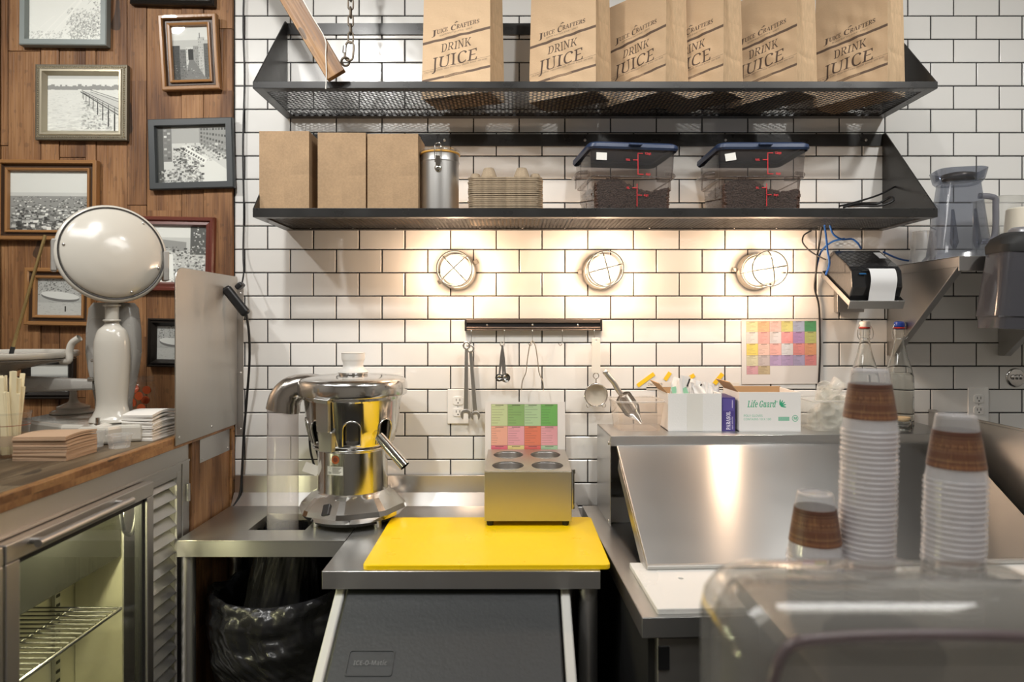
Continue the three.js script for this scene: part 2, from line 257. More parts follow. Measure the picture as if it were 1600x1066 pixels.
// ---------------------------------------------------------------- picture frames
const clampv = (v) => Math.max(0, Math.min(255, Math.round(v)));
const grey = (v, a = 1) => `rgba(${clampv(v)},${clampv(v * 0.995)},${clampv(v * 0.975)},${a})`;
function speckle(g, w, h, x0, y0, x1, y1, n, lo, hi, s0, s1, f) { for (let i = 0; i < n; i++) { g.fillStyle = grey(rr(lo, hi, f), 0.75); const s = rr(s0, s1, f); g.fillRect(rr(x0, x1, f) * w, rr(y0, y1, f) * h, s * rr(0.7, 2, f), s); } }
const PHOTO = {
  canyon(g, w, h, f) { g.fillStyle = grey(246); g.fillRect(0, 0, w, h); for (let i = 0; i < 900; i++) { const x = f(), y = 0.55 + 0.45 * f(); if (y < 1.15 - x * 0.75) { if (y < 0.86 && x < 0.5) continue; } g.fillStyle = grey(rr(150, 235, f), 0.5); g.beginPath(); g.ellipse(x * w, y * h, rr(1, 7, f), rr(1, 4, f), -0.8, 0, 7); g.fill(); } for (let i = 0; i < 500; i++) { g.fillStyle = grey(rr(90, 200, f), 0.45); g.beginPath(); g.arc((0.55 + 0.35 * f()) * w, (0.62 + 0.38 * f()) * h, rr(1, 4, f), 0, 7); g.fill(); } g.lineCap = 'round'; for (const [a, b, c, d, t] of [[0.12, 1, 0.62, 0.45, 5], [0.22, 1, 0.8, 0.35, 4], [0.5, 0.7, 0.95, 0.1, 8], [0.15, 0.82, 0.34, 0.66, 3]]) { g.strokeStyle = grey(252, 0.95); g.lineWidth = t; g.beginPath(); g.moveTo(a * w, b * h); g.quadraticCurveTo((a + c) / 2 * w, (b + d) / 2 * h - 8, c * w, d * h); g.stroke(); } for (let i = 0; i < 14; i++) { g.strokeStyle = grey(rr(140, 210, f), 0.6); g.lineWidth = 2; g.beginPath(); g.moveTo(rr(0.6, 0.8, f) * w, rr(0.2, 0.5, f) * h); g.lineTo(rr(0.85, 1, f) * w, rr(0.02, 0.4, f) * h); g.stroke(); } speckle(g, w, h, 0.85, 0.4, 1, 1, 60, 60, 220, 2, 7, f); },
  avenue(g, w, h, f) { g.fillStyle = grey(190); g.fillRect(0, 0, w, h); g.fillStyle = grey(215); g.fillRect(0, 0, w, h * 0.25); for (const [x, y, ww, v] of [[0, 0.35, 0.2, 60], [0.18, 0.42, 0.18, 110], [0.36, 0.38, 0.22, 205], [0.56, 0.36, 0.2, 150], [0.7, 0.2, 0.18, 185], [0.85, 0.32, 0.15, 90]]) { g.fillStyle = grey(v); g.fillRect(x * w, y * h, ww * w, h); for (let j = 0; j < 12; j++) for (let i = 0; i < 4; i++) { g.fillStyle = grey(v * rr(0.6, 1.1, f)); g.fillRect((x + ww * (i + 0.2) / 4) * w, (y + 0.03 + j * 0.05) * h, ww * w * 0.12, h * 0.025); } } g.fillStyle = grey(35); g.fillRect(0.42 * w, 0.42 * h, 0.14 * w, 0.2 * h); g.fillStyle = grey(120); g.beginPath(); g.moveTo(0.3 * w, h); g.lineTo(0.44 * w, 0.62 * h); g.lineTo(0.56 * w, 0.62 * h); g.lineTo(0.9 * w, h); g.fill();  speckle(g, w, h, 0, 0.7, 1, 1, 90, 40, 210, 2, 6, f); g.fillStyle = grey(95); g.fillRect(0.74 * w, 0.12 * h, 0.02 * w, 0.1 * h); },
  pier(g, w, h, f) { g.fillStyle = grey(232); g.fillRect(0, 0, w, h); g.fillStyle = grey(200); g.fillRect(0, 0, w, h * 0.06); g.fillStyle = grey(150); for (let i = 0; i < 40; i++) g.fillRect(i / 40 * w, (0.2 - 0.05 * f()) * h, w / 38, 0.09 * h); g.fillStyle = grey(228); g.fillRect(0, 0.26 * h, w, h); for (let i = 0; i < 900; i++) { const y = 0.3 + 0.7 * f(); g.fillStyle = grey(rr(190, 250, f), 0.5); g.beginPath(); g.ellipse(f() * w, y * h, rr(3, 26, f) * y, rr(1, 4, f) * y, 0, 0, 7); g.fill(); } for (let i = 0; i < 260; i++) { g.fillStyle = grey(rr(80, 210, f), 0.4); g.beginPath(); g.ellipse((0.48 + 0.42 * f()) * w, (0.45 + 0.52 * f()) * h, rr(2, 9, f), rr(1, 5, f), 0, 0, 7); g.fill(); } g.fillStyle = grey(205); g.beginPath(); g.moveTo(0.46 * w, 0.29 * h); g.lineTo(0.56 * w, 0.28 * h); g.lineTo(w, 0.42 * h); g.lineTo(w, 0.7 * h); g.lineTo(0.9 * w, 0.68 * h); g.closePath(); g.fill(); g.strokeStyle = grey(55); for (const [a, b, c, d, t] of [[0.46, 0.29, 1, 0.71, 4], [0.48, 0.27, 1, 0.6, 2.5], [0.5, 0.31, 1, 0.65, 2], [0.6, 0.26, 1, 0.42, 2], [0.6, 0.29, 1, 0.47, 1.5]]) { g.lineWidth = t; g.beginPath(); g.moveTo(a * w, b * h); g.lineTo(c * w, d * h); g.stroke(); } for (let i = 0; i < 9; i++) { const t = (i / 8) ** 1.6, x = 0.49 + 0.45 * t, y = 0.31 + 0.38 * t; g.lineWidth = 2 + 5 * t; g.strokeStyle = grey(45); g.beginPath(); g.moveTo(x * w, y * h); g.lineTo(x * w, (y + 0.1 + 0.25 * t) * h); g.stroke(); g.lineWidth = 1 + 2 * t; g.beginPath(); g.moveTo(x * w, y * h); g.lineTo(x * w, (y - 0.03 - 0.08 * t) * h); g.stroke(); } },
  traffic(g, w, h, f) { g.fillStyle = grey(205); g.fillRect(0, 0, w, h); g.fillStyle = grey(75); g.fillRect(0, 0, 0.09 * w, h); g.fillStyle = grey(120); g.fillRect(0.09 * w, 0, 0.12 * w, 0.62 * h); g.fillStyle = grey(170); g.fillRect(0.21 * w, 0, 0.4 * w, 0.3 * h); g.fillStyle = grey(150); g.beginPath(); g.moveTo(0.6 * w, 0); g.lineTo(w, 0); g.lineTo(w, 0.55 * h); g.lineTo(0.6 * w, 0.3 * h); g.fill(); for (let j = 0; j < 5; j++) for (let i = 0; i < 9; i++) { g.fillStyle = grey(rr(70, 120, f)); const x = 0.62 + i * 0.042; g.fillRect(x * w, (0.04 + j * 0.065 + i * 0.008 * j) * h, 0.026 * w, 0.04 * h); } for (let i = 0; i < 10; i++) { g.fillStyle = grey(rr(60, 230, f)); g.fillRect((0.1 + 0.05 * (i % 2)) * w, (0.05 + i * 0.055) * h, 0.04 * w, 0.035 * h); } g.fillStyle = grey(222); g.beginPath(); g.moveTo(0.35 * w, 0.34 * h); g.lineTo(0.5 * w, 0.34 * h); g.lineTo(w, 0.8 * h); g.lineTo(w, h); g.lineTo(0.5 * w, h); g.fill(); speckle(g, w, h, 0.22, 0.36, 0.62, 0.98, 320, 20, 200, 3, 11, f); speckle(g, w, h, 0.4, 0.3, 0.98, 0.6, 140, 70, 230, 3, 9, f); g.fillStyle = grey(235); g.save(); g.translate(0.52 * w, 0.5 * h); g.rotate(0.55); g.fillRect(-0.14 * w, -0.05 * h, 0.34 * w, 0.1 * h); g.fillStyle = grey(110); for (let i = 0; i < 8; i++) g.fillRect((-0.13 + i * 0.04) * w, -0.01 * h, 0.025 * w, 0.04 * h); g.restore(); speckle(g, w, h, 0, 0.75, 0.25, 1, 70, 30, 230, 3, 10, f); },
  town(g, w, h, f) { g.fillStyle = grey(224); g.fillRect(0, 0, w, h); g.fillStyle = grey(205); g.fillRect(0, 0.36 * h, w, 0.07 * h); g.fillStyle = grey(150); g.fillRect(0, 0.42 * h, w, h); for (let i = 0; i < 420; i++) { const y = 0.42 + 0.58 * Math.pow(f(), 0.8), s = 3 + 22 * (y - 0.4); g.fillStyle = grey(rr(25, 110, f), 0.8); g.fillRect(f() * w, y * h, s * rr(0.6, 1.6, f), s * rr(0.4, 1, f)); if (i % 2) { const x = f() * w; g.fillStyle = grey(rr(170, 245, f)); g.fillRect(x, y * h, s * 1.4, s); g.fillStyle = grey(rr(80, 140, f)); g.fillRect(x - 1, y * h - s * 0.3, s * 1.6, s * 0.35); } } },
  crowd(g, w, h, f) { g.fillStyle = grey(200); g.fillRect(0, 0, w, h); g.fillStyle = grey(225); g.fillRect(0, 0, w, 0.2 * h); g.fillStyle = grey(150); g.beginPath(); g.moveTo(0, 0.2 * h); g.lineTo(0.7 * w, 0.28 * h); g.lineTo(0.7 * w, 0.45 * h); g.lineTo(0, 0.4 * h); g.fill(); g.fillStyle = grey(90); g.fillRect(0.76 * w, 0, 0.24 * w, 0.5 * h); for (let i = 0; i < 30; i++) { g.fillStyle = grey(rr(120, 240, f)); g.fillRect(rr(0.78, 0.98, f) * w, rr(0, 0.45, f) * h, 8, 7); } speckle(g, w, h, 0, 0.36, 1, 0.85, 520, 25, 240, 3, 9, f); g.fillStyle = grey(240); g.beginPath(); g.moveTo(0.3 * w, h); g.lineTo(0.42 * w, 0.5 * h); g.lineTo(0.5 * w, 0.5 * h); g.lineTo(0.52 * w, h); g.fill(); speckle(g, w, h, 0, 0.85, 1, 1, 80, 120, 245, 3, 9, f); },
  boat(g, w, h, f) { g.fillStyle = grey(175); g.fillRect(0, 0, w, h); speckle(g, w, h, 0, 0, 1, 0.45, 320, 30, 210, 3, 10, f); g.fillStyle = grey(110); g.beginPath(); g.ellipse(0.5 * w, 0.5 * h, 0.42 * w, 0.13 * h, 0.1, 0, 7); g.fill(); g.fillStyle = grey(215); g.beginPath(); g.ellipse(0.5 * w, 0.46 * h, 0.42 * w, 0.1 * h, 0.1, 0, 7); g.fill(); g.fillStyle = grey(190); g.fillRect(0, 0.66 * h, w, 0.34 * h); for (let i = 0; i < 120; i++) { g.fillStyle = grey(rr(90, 225, f), 0.6); g.fillRect(f() * w, (0.6 + 0.4 * f()) * h, rr(4, 24, f), 2); } g.fillStyle = grey(40); g.fillRect(0.6 * w, 0.75 * h, 0.03 * w, 0.15 * h); },
};
function ringFrame(w, h, prof) {                       // mitred moulding: prof is [inset, height] from the outer edge inwards
  const pos = [], c = (u) => [[-w / 2 + u, -h / 2 + u], [w / 2 - u, -h / 2 + u], [w / 2 - u, h / 2 - u], [-w / 2 + u, h / 2 - u]];
  for (let k = 0; k + 1 < prof.length; k++) { const a = c(prof[k][0]), b = c(prof[k + 1][0]), za = prof[k][1], zb = prof[k + 1][1]; for (let i = 0; i < 4; i++) { const j = (i + 1) % 4; pos.push(...a[i], za, ...a[j], za, ...b[j], zb, ...a[i], za, ...b[j], zb, ...b[i], zb); } }
  const g = new THREE.BufferGeometry(); g.setAttribute('position', new THREE.Float32BufferAttribute(pos, 3)); g.computeVertexNormals(); return uvm(g);
}
M.frameWood = mat(rgb(0.30, 0.145, 0.05), 0.33, 0, { clearcoat: 0.3, bumpMap: boardBump, bumpScale: 0.0005 });
M.frameWoodDark = mat(rgb(0.055, 0.028, 0.014), 0.4);
M.frameSilver = mat(rgb(0.50, 0.45, 0.34), 0.42, 0.8);
M.frameSilverDark = mat(rgb(0.17, 0.15, 0.11), 0.5, 0.6);
M.frameGrey = mat(rgb(0.25, 0.28, 0.27), 0.45);
M.frameCharcoal = mat(rgb(0.045, 0.05, 0.052), 0.45);
M.frameMahogany = mat(rgb(0.115, 0.024, 0.014), 0.35, 0, { clearcoat: 0.3 });
M.frameBlack = mat(rgb(0.016, 0.012, 0.009), 0.4);
function picture(label, x, y, w, h, roll, kind, photo, depth = 0.02, zoff = 0.0145, tiltX = 0) {
  const g = thing('picture_frame', label, 'picture', [x, y, zoff], 0, 'framed photographs on the wooden wall'); g.rotation.set(tiltX, 0, roll);
  let t = 0.02;
  if (kind === 'wood') {
    t = 0.036; part('moulding', ringFrame(w, h, [[0, 0], [0, depth * 0.9], [0.003, depth], [0.011, depth], [0.014, depth * 0.75]]), M.frameWood, g);
    part('cove', ringFrame(w, h, [[0.014, depth * 0.75], [0.018, depth * 0.45], [0.026, depth * 0.45]]), M.frameWoodDark, g, 'dark inner cove');
    part('inner_moulding', ringFrame(w, h, [[0.026, depth * 0.45], [0.026, depth * 0.75], [0.029, depth * 0.8], [0.034, depth * 0.7], [t, 0.006]]), M.frameWood, g);
  } else if (kind === 'silver') {
    t = 0.034; part('moulding', ringFrame(w, h, [[0, 0], [0, depth * 0.75], [0.004, depth * 0.8], [0.015, depth * 0.8]]), M.frameSilverDark, g);
    part('inner_moulding', ringFrame(w, h, [[0.015, depth * 0.8], [0.018, depth], [0.024, depth], [0.028, depth * 0.7], [t, 0.006]]), M.frameSilver, g, 'pale gold inner moulding');
    const beads = []; const nb = (l) => Math.round(l / 0.0075);
    for (const s of [-1, 1]) { for (let i = 0; i < nb(w); i++) beads.push(new THREE.OctahedronGeometry(0.004).translate(-w / 2 + 0.006 + (i * (w - 0.012)) / (nb(w) - 1), s * (h / 2 - 0.009), depth * 0.8)); for (let i = 1; i < nb(h) - 1; i++) beads.push(new THREE.OctahedronGeometry(0.004).translate(s * (w / 2 - 0.009), -h / 2 + 0.006 + (i * (h - 0.012)) / (nb(h) - 1), depth * 0.8)); }
    part('beading', beads, M.frameSilver, g, 'row of small beads');
  } else {
    const m = { grey: M.frameGrey, charcoal: M.frameCharcoal, mahogany: M.frameMahogany, black: M.frameBlack }[kind]; t = { grey: 0.021, charcoal: 0.024, mahogany: 0.032, black: 0.026 }[kind];
    const pr = kind === 'mahogany' ? [[0, 0], [0, depth * 0.7], [0.004, depth], [0.012, depth], [0.016, depth * 0.7], [0.026, depth * 0.8], [t, 0.006]] : kind === 'black' ? [[0, 0], [0, depth * 0.8], [0.004, depth], [0.009, depth * 0.7], [0.014, depth], [0.02, depth * 0.6], [t, 0.006]] : [[0, 0], [0, depth - 0.003], [0.003, depth], [t - 0.002, depth], [t, 0.006]];
    part('moulding', ringFrame(w, h, pr), m, g);
  }
  const iw = w - 2 * t + 0.002, ih = h - 2 * t + 0.002, s = 360 / Math.max(iw, ih), f = rng(Math.round(1000 * Math.abs(x * y)));
  const tx = canvasTex(Math.round(iw * s), Math.round(ih * s), (c, cw, ch) => PHOTO[photo](c, cw, ch, f));
  part('photograph', new THREE.PlaneGeometry(iw, ih).translate(0, 0, 0.005), mat(rgb(1, 1, 1), 0.6, 0, { map: tx }), g, 'black and white photograph');
  part('glass', new THREE.PlaneGeometry(iw, ih).translate(0, 0, 0.0075), M.pane, g);
  part('back_panel', bx(w - 0.01, h - 0.01, 0.003, 0, 0, 0.0022, 0), M.dark, g);
  return g;
}
picture('pale grey frame with a washed-out photo, cut off by the top of the picture', -1.5109, 2.5731, 0.2919, 0.2876, -0.01, 'grey', 'canyon', 0.026);
picture('black frame of which only the bottom edge shows above the small wooden frame', -1.1461, 2.6826, 0.2833, 0.2318, -0.03, 'black', 'town', 0.022);
picture('small upright wooden frame with a photo of a city avenue', -1.0881, 2.4057, 0.1932, 0.2468, 0.03, 'wood', 'avenue', 0.024, 0.022, 0.06);
picture('beaded pale gold frame with a photo of a wooden pier over surf', -1.4551, 2.2404, 0.3069, 0.2533, -0.006, 'silver', 'pier', 0.022);
picture('crooked charcoal frame with a photo of a street full of traffic', -1.0871, 2.0687, 0.2833, 0.2361, 0.028, 'charcoal', 'traffic', 0.02);
picture('large wooden frame with a photo of a town, above the platform scale', -1.5689, 1.9121, 0.3348, 0.2683, -0.008, 'wood', 'town', 0.024);
picture('mahogany red frame with a photo of a crowd, partly behind the scale head', -1.1525, 1.7318, 0.2833, 0.2511, -0.02, 'mahogany', 'crowd', 0.022);
picture('wooden frame with a photo of a boat, behind the thin pointer rod', -1.5324, 1.588, 0.2232, 0.1932, -0.015, 'wood', 'boat', 0.022);
picture('small ornate black frame half hidden by the steel splash guard', -1.1525, 1.4335, 0.1588, 0.1631, -0.02, 'black', 'boat', 0.024);
picture('dark frame low down behind the arm of the platform scale', -1.5689, 1.3154, 0.176, 0.1416, 0, 'black', 'town', 0.02);

// ---------------------------------------------------------------- wooden counter and bar refrigerator
const topTex = woodTex(5, [0.40, 0.34, 0.26], [0.26, 0.21, 0.15], [0.50, 0.44, 0.35]); topTex.repeat.set(1.6, 0.8);
const edgeTex = woodTex(6, [0.56, 0.40, 0.235], [0.42, 0.27, 0.14], [0.66, 0.50, 0.31]); edgeTex.repeat.set(1.2, 6);
M.topBoards = [[1, 1, 1], [0.86, 0.85, 0.84], [0.95, 0.92, 0.88]].map((c) => mat(rgb(...c), 0.5, 0, { map: topTex, bumpMap: boardBump, bumpScale: 0.0006 }));
M.edgeWood = mat(rgb(1, 1, 1), 0.45, 0, { map: edgeTex });
const CX0 = -0.946, CTOP = 1.182;                     // front edge and height of the wooden counter
{
  const g = thing('wooden_counter', 'long wooden bar counter carrying the scale and napkins', 'counter', [0, 0, 0]);
  let x = CX0 - 0.02; const f = rng(5);
  while (x > -1.9) { const w = rr(0.05, 0.085, f), q = bb(x - w + 0.0006, x, CTOP - 0.03, CTOP - rr(0, 0.0006, f), 0.018, 1.95, 0.0012); const uv = q.attributes.uv, d = f() * 2; for (let i = 0; i < uv.count; i++) uv.setX(i, uv.getX(i) + d); part('top_board', q, M.topBoards[Math.floor(f() * 3)], g); x -= w; }
  part('front_edge', bb(CX0 - 0.02, CX0, CTOP - 0.0335, CTOP, 0.018, 1.95, 0.003), M.edgeWood, g, 'orange-brown front edge');
  part('support', [bb(-1.9, -1.3, 0, CTOP - 0.031, 0.02, 0.3, 0), bb(-1.9, -1.32, 0, CTOP - 0.031, 0.3, 1.95, 0)], M.dark, g);
}
{
  const g = thing('wooden_end_panel', 'brown wooden end panel beneath the steel splash guard', 'panel', [0, 0, 0]);
  part('panel', bb(-0.985, -0.957, 0, 1.148, 0.03, 0.298, 0.002), M.boards[0], g);
  part('corner_strip', bb(-0.985, -0.951, 0, 1.148, 0.002, 0.03, 0.003), M.edgeWood, g, 'lighter corner strip at the tiled wall');
  part('plate', bb(-0.957, -0.9555, 1.075, 1.146, 0.035, 0.25, 0.0005), M.steelDull, g, 'small steel plate');
  for (const z of [0.05, 0.235]) part('screw', sph(0.004, -0.9553, 1.085, z, 0.5, 1, 1, 10, 8), M.alu, g);
}
M.fridgeInside = mat(rgb(0.62, 0.60, 0.47), 0.35, 0.25, { roughnessMap: brushedRough });
M.fridgeLamp = new THREE.MeshStandardMaterial({ color: 0x000000, emissive: rgb(1, 0.93, 0.55), emissiveIntensity: 5 });
{
  const g = thing('bar_refrigerator', 'low steel bar refrigerator with a glass door and lit wire shelf', 'refrigerator', [0, 0, 0]);
  const F = -0.963;                                    // front plane, faces +x
  const box = (x0, x1, y0, y1, z0, z1, b = 0.002) => bb(x0, x1, y0, y1, z0, z1, b);
  part('cabinet', [box(-1.31, -1.27, 0.1, 1.145, 0.31, 1.9, 0), box(-1.27, F - 0.06, 0.1, 0.16, 0.34, 1.9, 0), box(-1.27, F - 0.05, 1.09, 1.145, 0.34, 1.9, 0), box(-1.27, F - 0.055, 0.1, 1.145, 0.31, 0.34, 0)], M.fridgeInside, g, 'pale metal lining');
  part('top_rail', [box(F - 0.05, F, 1.096, 1.147, 0.305, 1.9, 0.002), box(F - 0.004, F + 0.004, 1.094, 1.1, 0.305, 1.9, 0.001), box(F - 0.05, F - 0.002, 1.06, 1.1, 0.35, 1.9, 0)], M.steelDull, g);
  part('corner_post', box(F - 0.04, F + 0.002, 0.1, 1.096, 0.305, 0.345, 0.002), M.steelDull, g);
  part('hinge', [rod(V(F + 0.006, 0.98, 0.322), V(F + 0.006, 1.03, 0.322), 0.006)], M.alu, g);
  // louvred panel
  part('louver_frame', [box(F - 0.01, F - 0.001, 1.075, 1.096, 0.345, 0.552), box(F - 0.01, F - 0.001, 0.1, 1.075, 0.345, 0.372), box(F - 0.01, F - 0.001, 0.1, 1.075, 0.535, 0.552)], M.steelDull, g);
  part('louver_back', [box(F - 0.054, F - 0.05, 0.1, 1.09, 0.345, 0.552, 0)], M.steelDull, g);
  for (let i = 0; i < 22; i++) part('louver_slat', bx(0.034, 0.0016, 0.165, F - 0.014, 1.052 - i * 0.0385, 0.4535, 0.0006, 0, 0, -0.85), M.steelDull, g);
  // glass door
  const D0 = 0.556, D1 = 1.068, DT = 1.092, s = 0.036;
  const dg = part('door', [box(F, F + 0.03, DT - s, DT, D0, D1, 0.003), box(F, F + 0.03, 0.12, 0.12 + s, D0, D1, 0.003), box(F, F + 0.03, 0.12 + s, DT - s, D0, D0 + s * 0.85, 0.003), box(F, F + 0.03, 0.12 + s, DT - s, D1 - s, D1, 0.003)], M.steelDull, g, 'steel-framed glass door');
  part('gasket', [box(F + 0.002, F + 0.022, DT - s - 0.012, DT - s, D0 + 0.03, D1 - s), box(F + 0.002, F + 0.022, 0.15, DT - s, D0 + s * 0.85, D0 + s * 0.85 + 0.01), box(F + 0.002, F + 0.022, 0.15, DT - s, D1 - s - 0.008, D1 - s)], M.rubber, dg);
  part('glass', box(F + 0.012, F + 0.018, 0.15, DT - s, D0 + 0.03, D1 - s, 0), M.pane, dg);
  part('handle', [rod(V(F + 0.055, DT - 0.012, 0.70), V(F + 0.055, DT - 0.012, 1.02), 0.008), rod(V(F + 0.028, DT - 0.012, 0.72), V(F + 0.055, DT - 0.012, 0.72), 0.007), rod(V(F + 0.028, DT - 0.012, 1.0), V(F + 0.055, DT - 0.012, 1.0), 0.007)], M.steelDull, dg);
  const dg2 = part('door', [box(F, F + 0.03, DT - s, DT, D1 + 0.006, 1.58, 0.003), box(F, F + 0.03, 0.12, 0.12 + s, D1 + 0.006, 1.58, 0.003), box(F, F + 0.03, 0.12 + s, DT - s, D1 + 0.006, D1 + 0.006 + s, 0.003), box(F, F + 0.03, 0.12 + s, DT - s, 1.58 - s, 1.58, 0.003)], M.steelDull, g, 'steel-framed glass door');
  part('glass', box(F + 0.012, F + 0.018, 0.15, DT - s, D1 + 0.03, 1.56, 0), M.pane, dg2);
  part('front_panel', box(F - 0.01, F + 0.02, 0.1, 1.09, 1.586, 1.9), M.steelDull, g);
  // inside
  part('evaporator_box', box(-1.268, -1.13, 0.83, 1.088, 0.36, 1.9, 0.006), mat(rgb(0.018, 0.018, 0.017), 0.45), g, 'dark box under the lining roof');
  part('side_lining', [box(-1.268, -1.02, 0.16, 1.088, 0.345, 0.352, 0)], M.fridgeInside, g);
  const pil = part('shelf_rail', [box(-1.268, -1.258, 0.16, 0.83, 0.43, 0.452, 0.001), box(-1.268, -1.258, 0.16, 0.83, 1.2, 1.222, 0.001)], M.alu, g);
  const slots = []; for (let y = 0.2; y < 0.82; y += 0.026) slots.push(box(-1.259, -1.2565, y, y + 0.008, 0.434, 0.448, 0)); part('slots', slots, M.dark, pil);
  const wires = []; for (let z = 0.60; z < 1.5; z += 0.0235) wires.push(rod(V(-1.25, 0.782, z), V(-1.0, 0.782, z), 0.0032, 6));
  const sh = part('wire_shelf', [rod(V(-1.0, 0.777, 0.59), V(-1.0, 0.777, 1.5), 0.005, 8), rod(V(-1.25, 0.777, 0.59), V(-1.25, 0.777, 1.5), 0.005, 8), rod(V(-1.12, 0.777, 0.59), V(-1.12, 0.777, 1.5), 0.004, 8)], M.chrome, g);
  for (const w of wires) part('wire', w, M.chrome, sh);
  const f = rng(12); part('cord', tube([[-1.0, 1.05, 0.52], [-0.995, 0.99, 0.53], [-0.99, 0.955, 0.56], [-0.992, 0.97, 0.585], [-0.995, 1.04, 0.6]], 0.005), M.cable, g, 'black looped cord');
  part('lamp_tube', rod(V(-1.04, 1.06, 0.5), V(-1.04, 1.06, 1.5), 0.013, 14), M.fridgeLamp, g, 'yellowish fluorescent tube');
  for (const z of [0.62, 0.95, 1.3]) { const l = new THREE.PointLight(rgb(1, 0.93, 0.55), 0.42, 0, 2); l.position.set(-1.04, 1.035, z); l.castShadow = true; scene.add(l); }
}

// ---------------------------------------------------------------- splash guard, plug
{
  const g = thing('steel_splash_guard', 'upright sheet of scratched steel at the end of the wooden counter', 'splash guard', [0, 0, 0]);
  const s = new THREE.Shape(); const z0 = 0.006, z1 = 0.426, y0 = 1.159, y1 = 1.657, r = 0.045; s.moveTo(z0, y0); s.lineTo(z1, y0); s.lineTo(z1, y1 - r); s.quadraticCurveTo(z1, y1, z1 - r, y1); s.lineTo(z0, y1); s.closePath();
  const e = ext(s, 0.002, 0.0006); e.rotateY(-PI / 2); e.translate(CX0 + 0.004, 0, 0);
  part('sheet', uvm(e), M.steelSmeared, g);
  part('wall_flange', bb(CX0 + 0.002, CX0 + 0.024, 1.12, y1 - 0.02, 0.0005, 0.003, 0.0008), M.steelDull, g);
  for (const [y] of [[1.14], [1.33], [1.6]]) part('screw', sph(0.005, CX0 + 0.014, y, 0.003, 1, 1, 0.5, 10, 8), M.alu, g);
  for (const z of [0.405, 0.2]) part('screw', sph(0.0055, CX0 + 0.0045, 1.178, z, 0.5, 1, 1, 10, 8), M.alu, g);
}
{
  const g = thing('hanging_power_cord', 'black cord with an inline adapter hanging beside the wood-tile corner', 'cord', [0, 0, 0]);
  const a = V(-0.9383, 1.616, 0.11), b = V(-0.8678, 1.5269, 0.11), d = b.clone().sub(a), l = d.length();
  const body = new RoundedBoxGeometry(0.032, l, 0.022, 4, 0.0105); body.applyMatrix4(new THREE.Matrix4().makeRotationZ(Math.atan2(d.y, d.x) + PI / 2)); body.translate((a.x + b.x) / 2, (a.y + b.y) / 2, 0.11);
  part('adapter', uvm(body), M.blackPlastic, g);
  part('plug', [bx(0.026, 0.018, 0.03, -0.8966, 1.6212, 0.095, 0.006, 0, 0, 0.7)], M.blackPlastic, g);
  part('lower_cord', tube([[-0.8699, 1.5311, 0.11], [-0.8655, 1.4688, 0.1], [-0.8712, 1.3845, 0.08], [-0.8914, 1.2553, 0.05], [-0.91, 1.1244, 0.03], [-0.9204, 0.9934, 0.02], [-0.925, 0.9205, 0.03], [-0.9425, 0.8809, 0.05]], 0.0042), M.cable, g);
  part('upper_cord', tube([[-0.8924, 1.6275, 0.09], [-0.902, 1.6702, 0.05], [-0.9161, 1.7263, 0.02], [-0.9171, 1.8785, 0.012], [-0.9204, 2.0948, 0.012], [-0.915, 2.3328, 0.012], [-0.9193, 2.5058, 0.012], [-0.915, 2.7221, 0.012], [-0.925, 3.03, 0.012]], 0.0028, 90), M.cable, g);
}

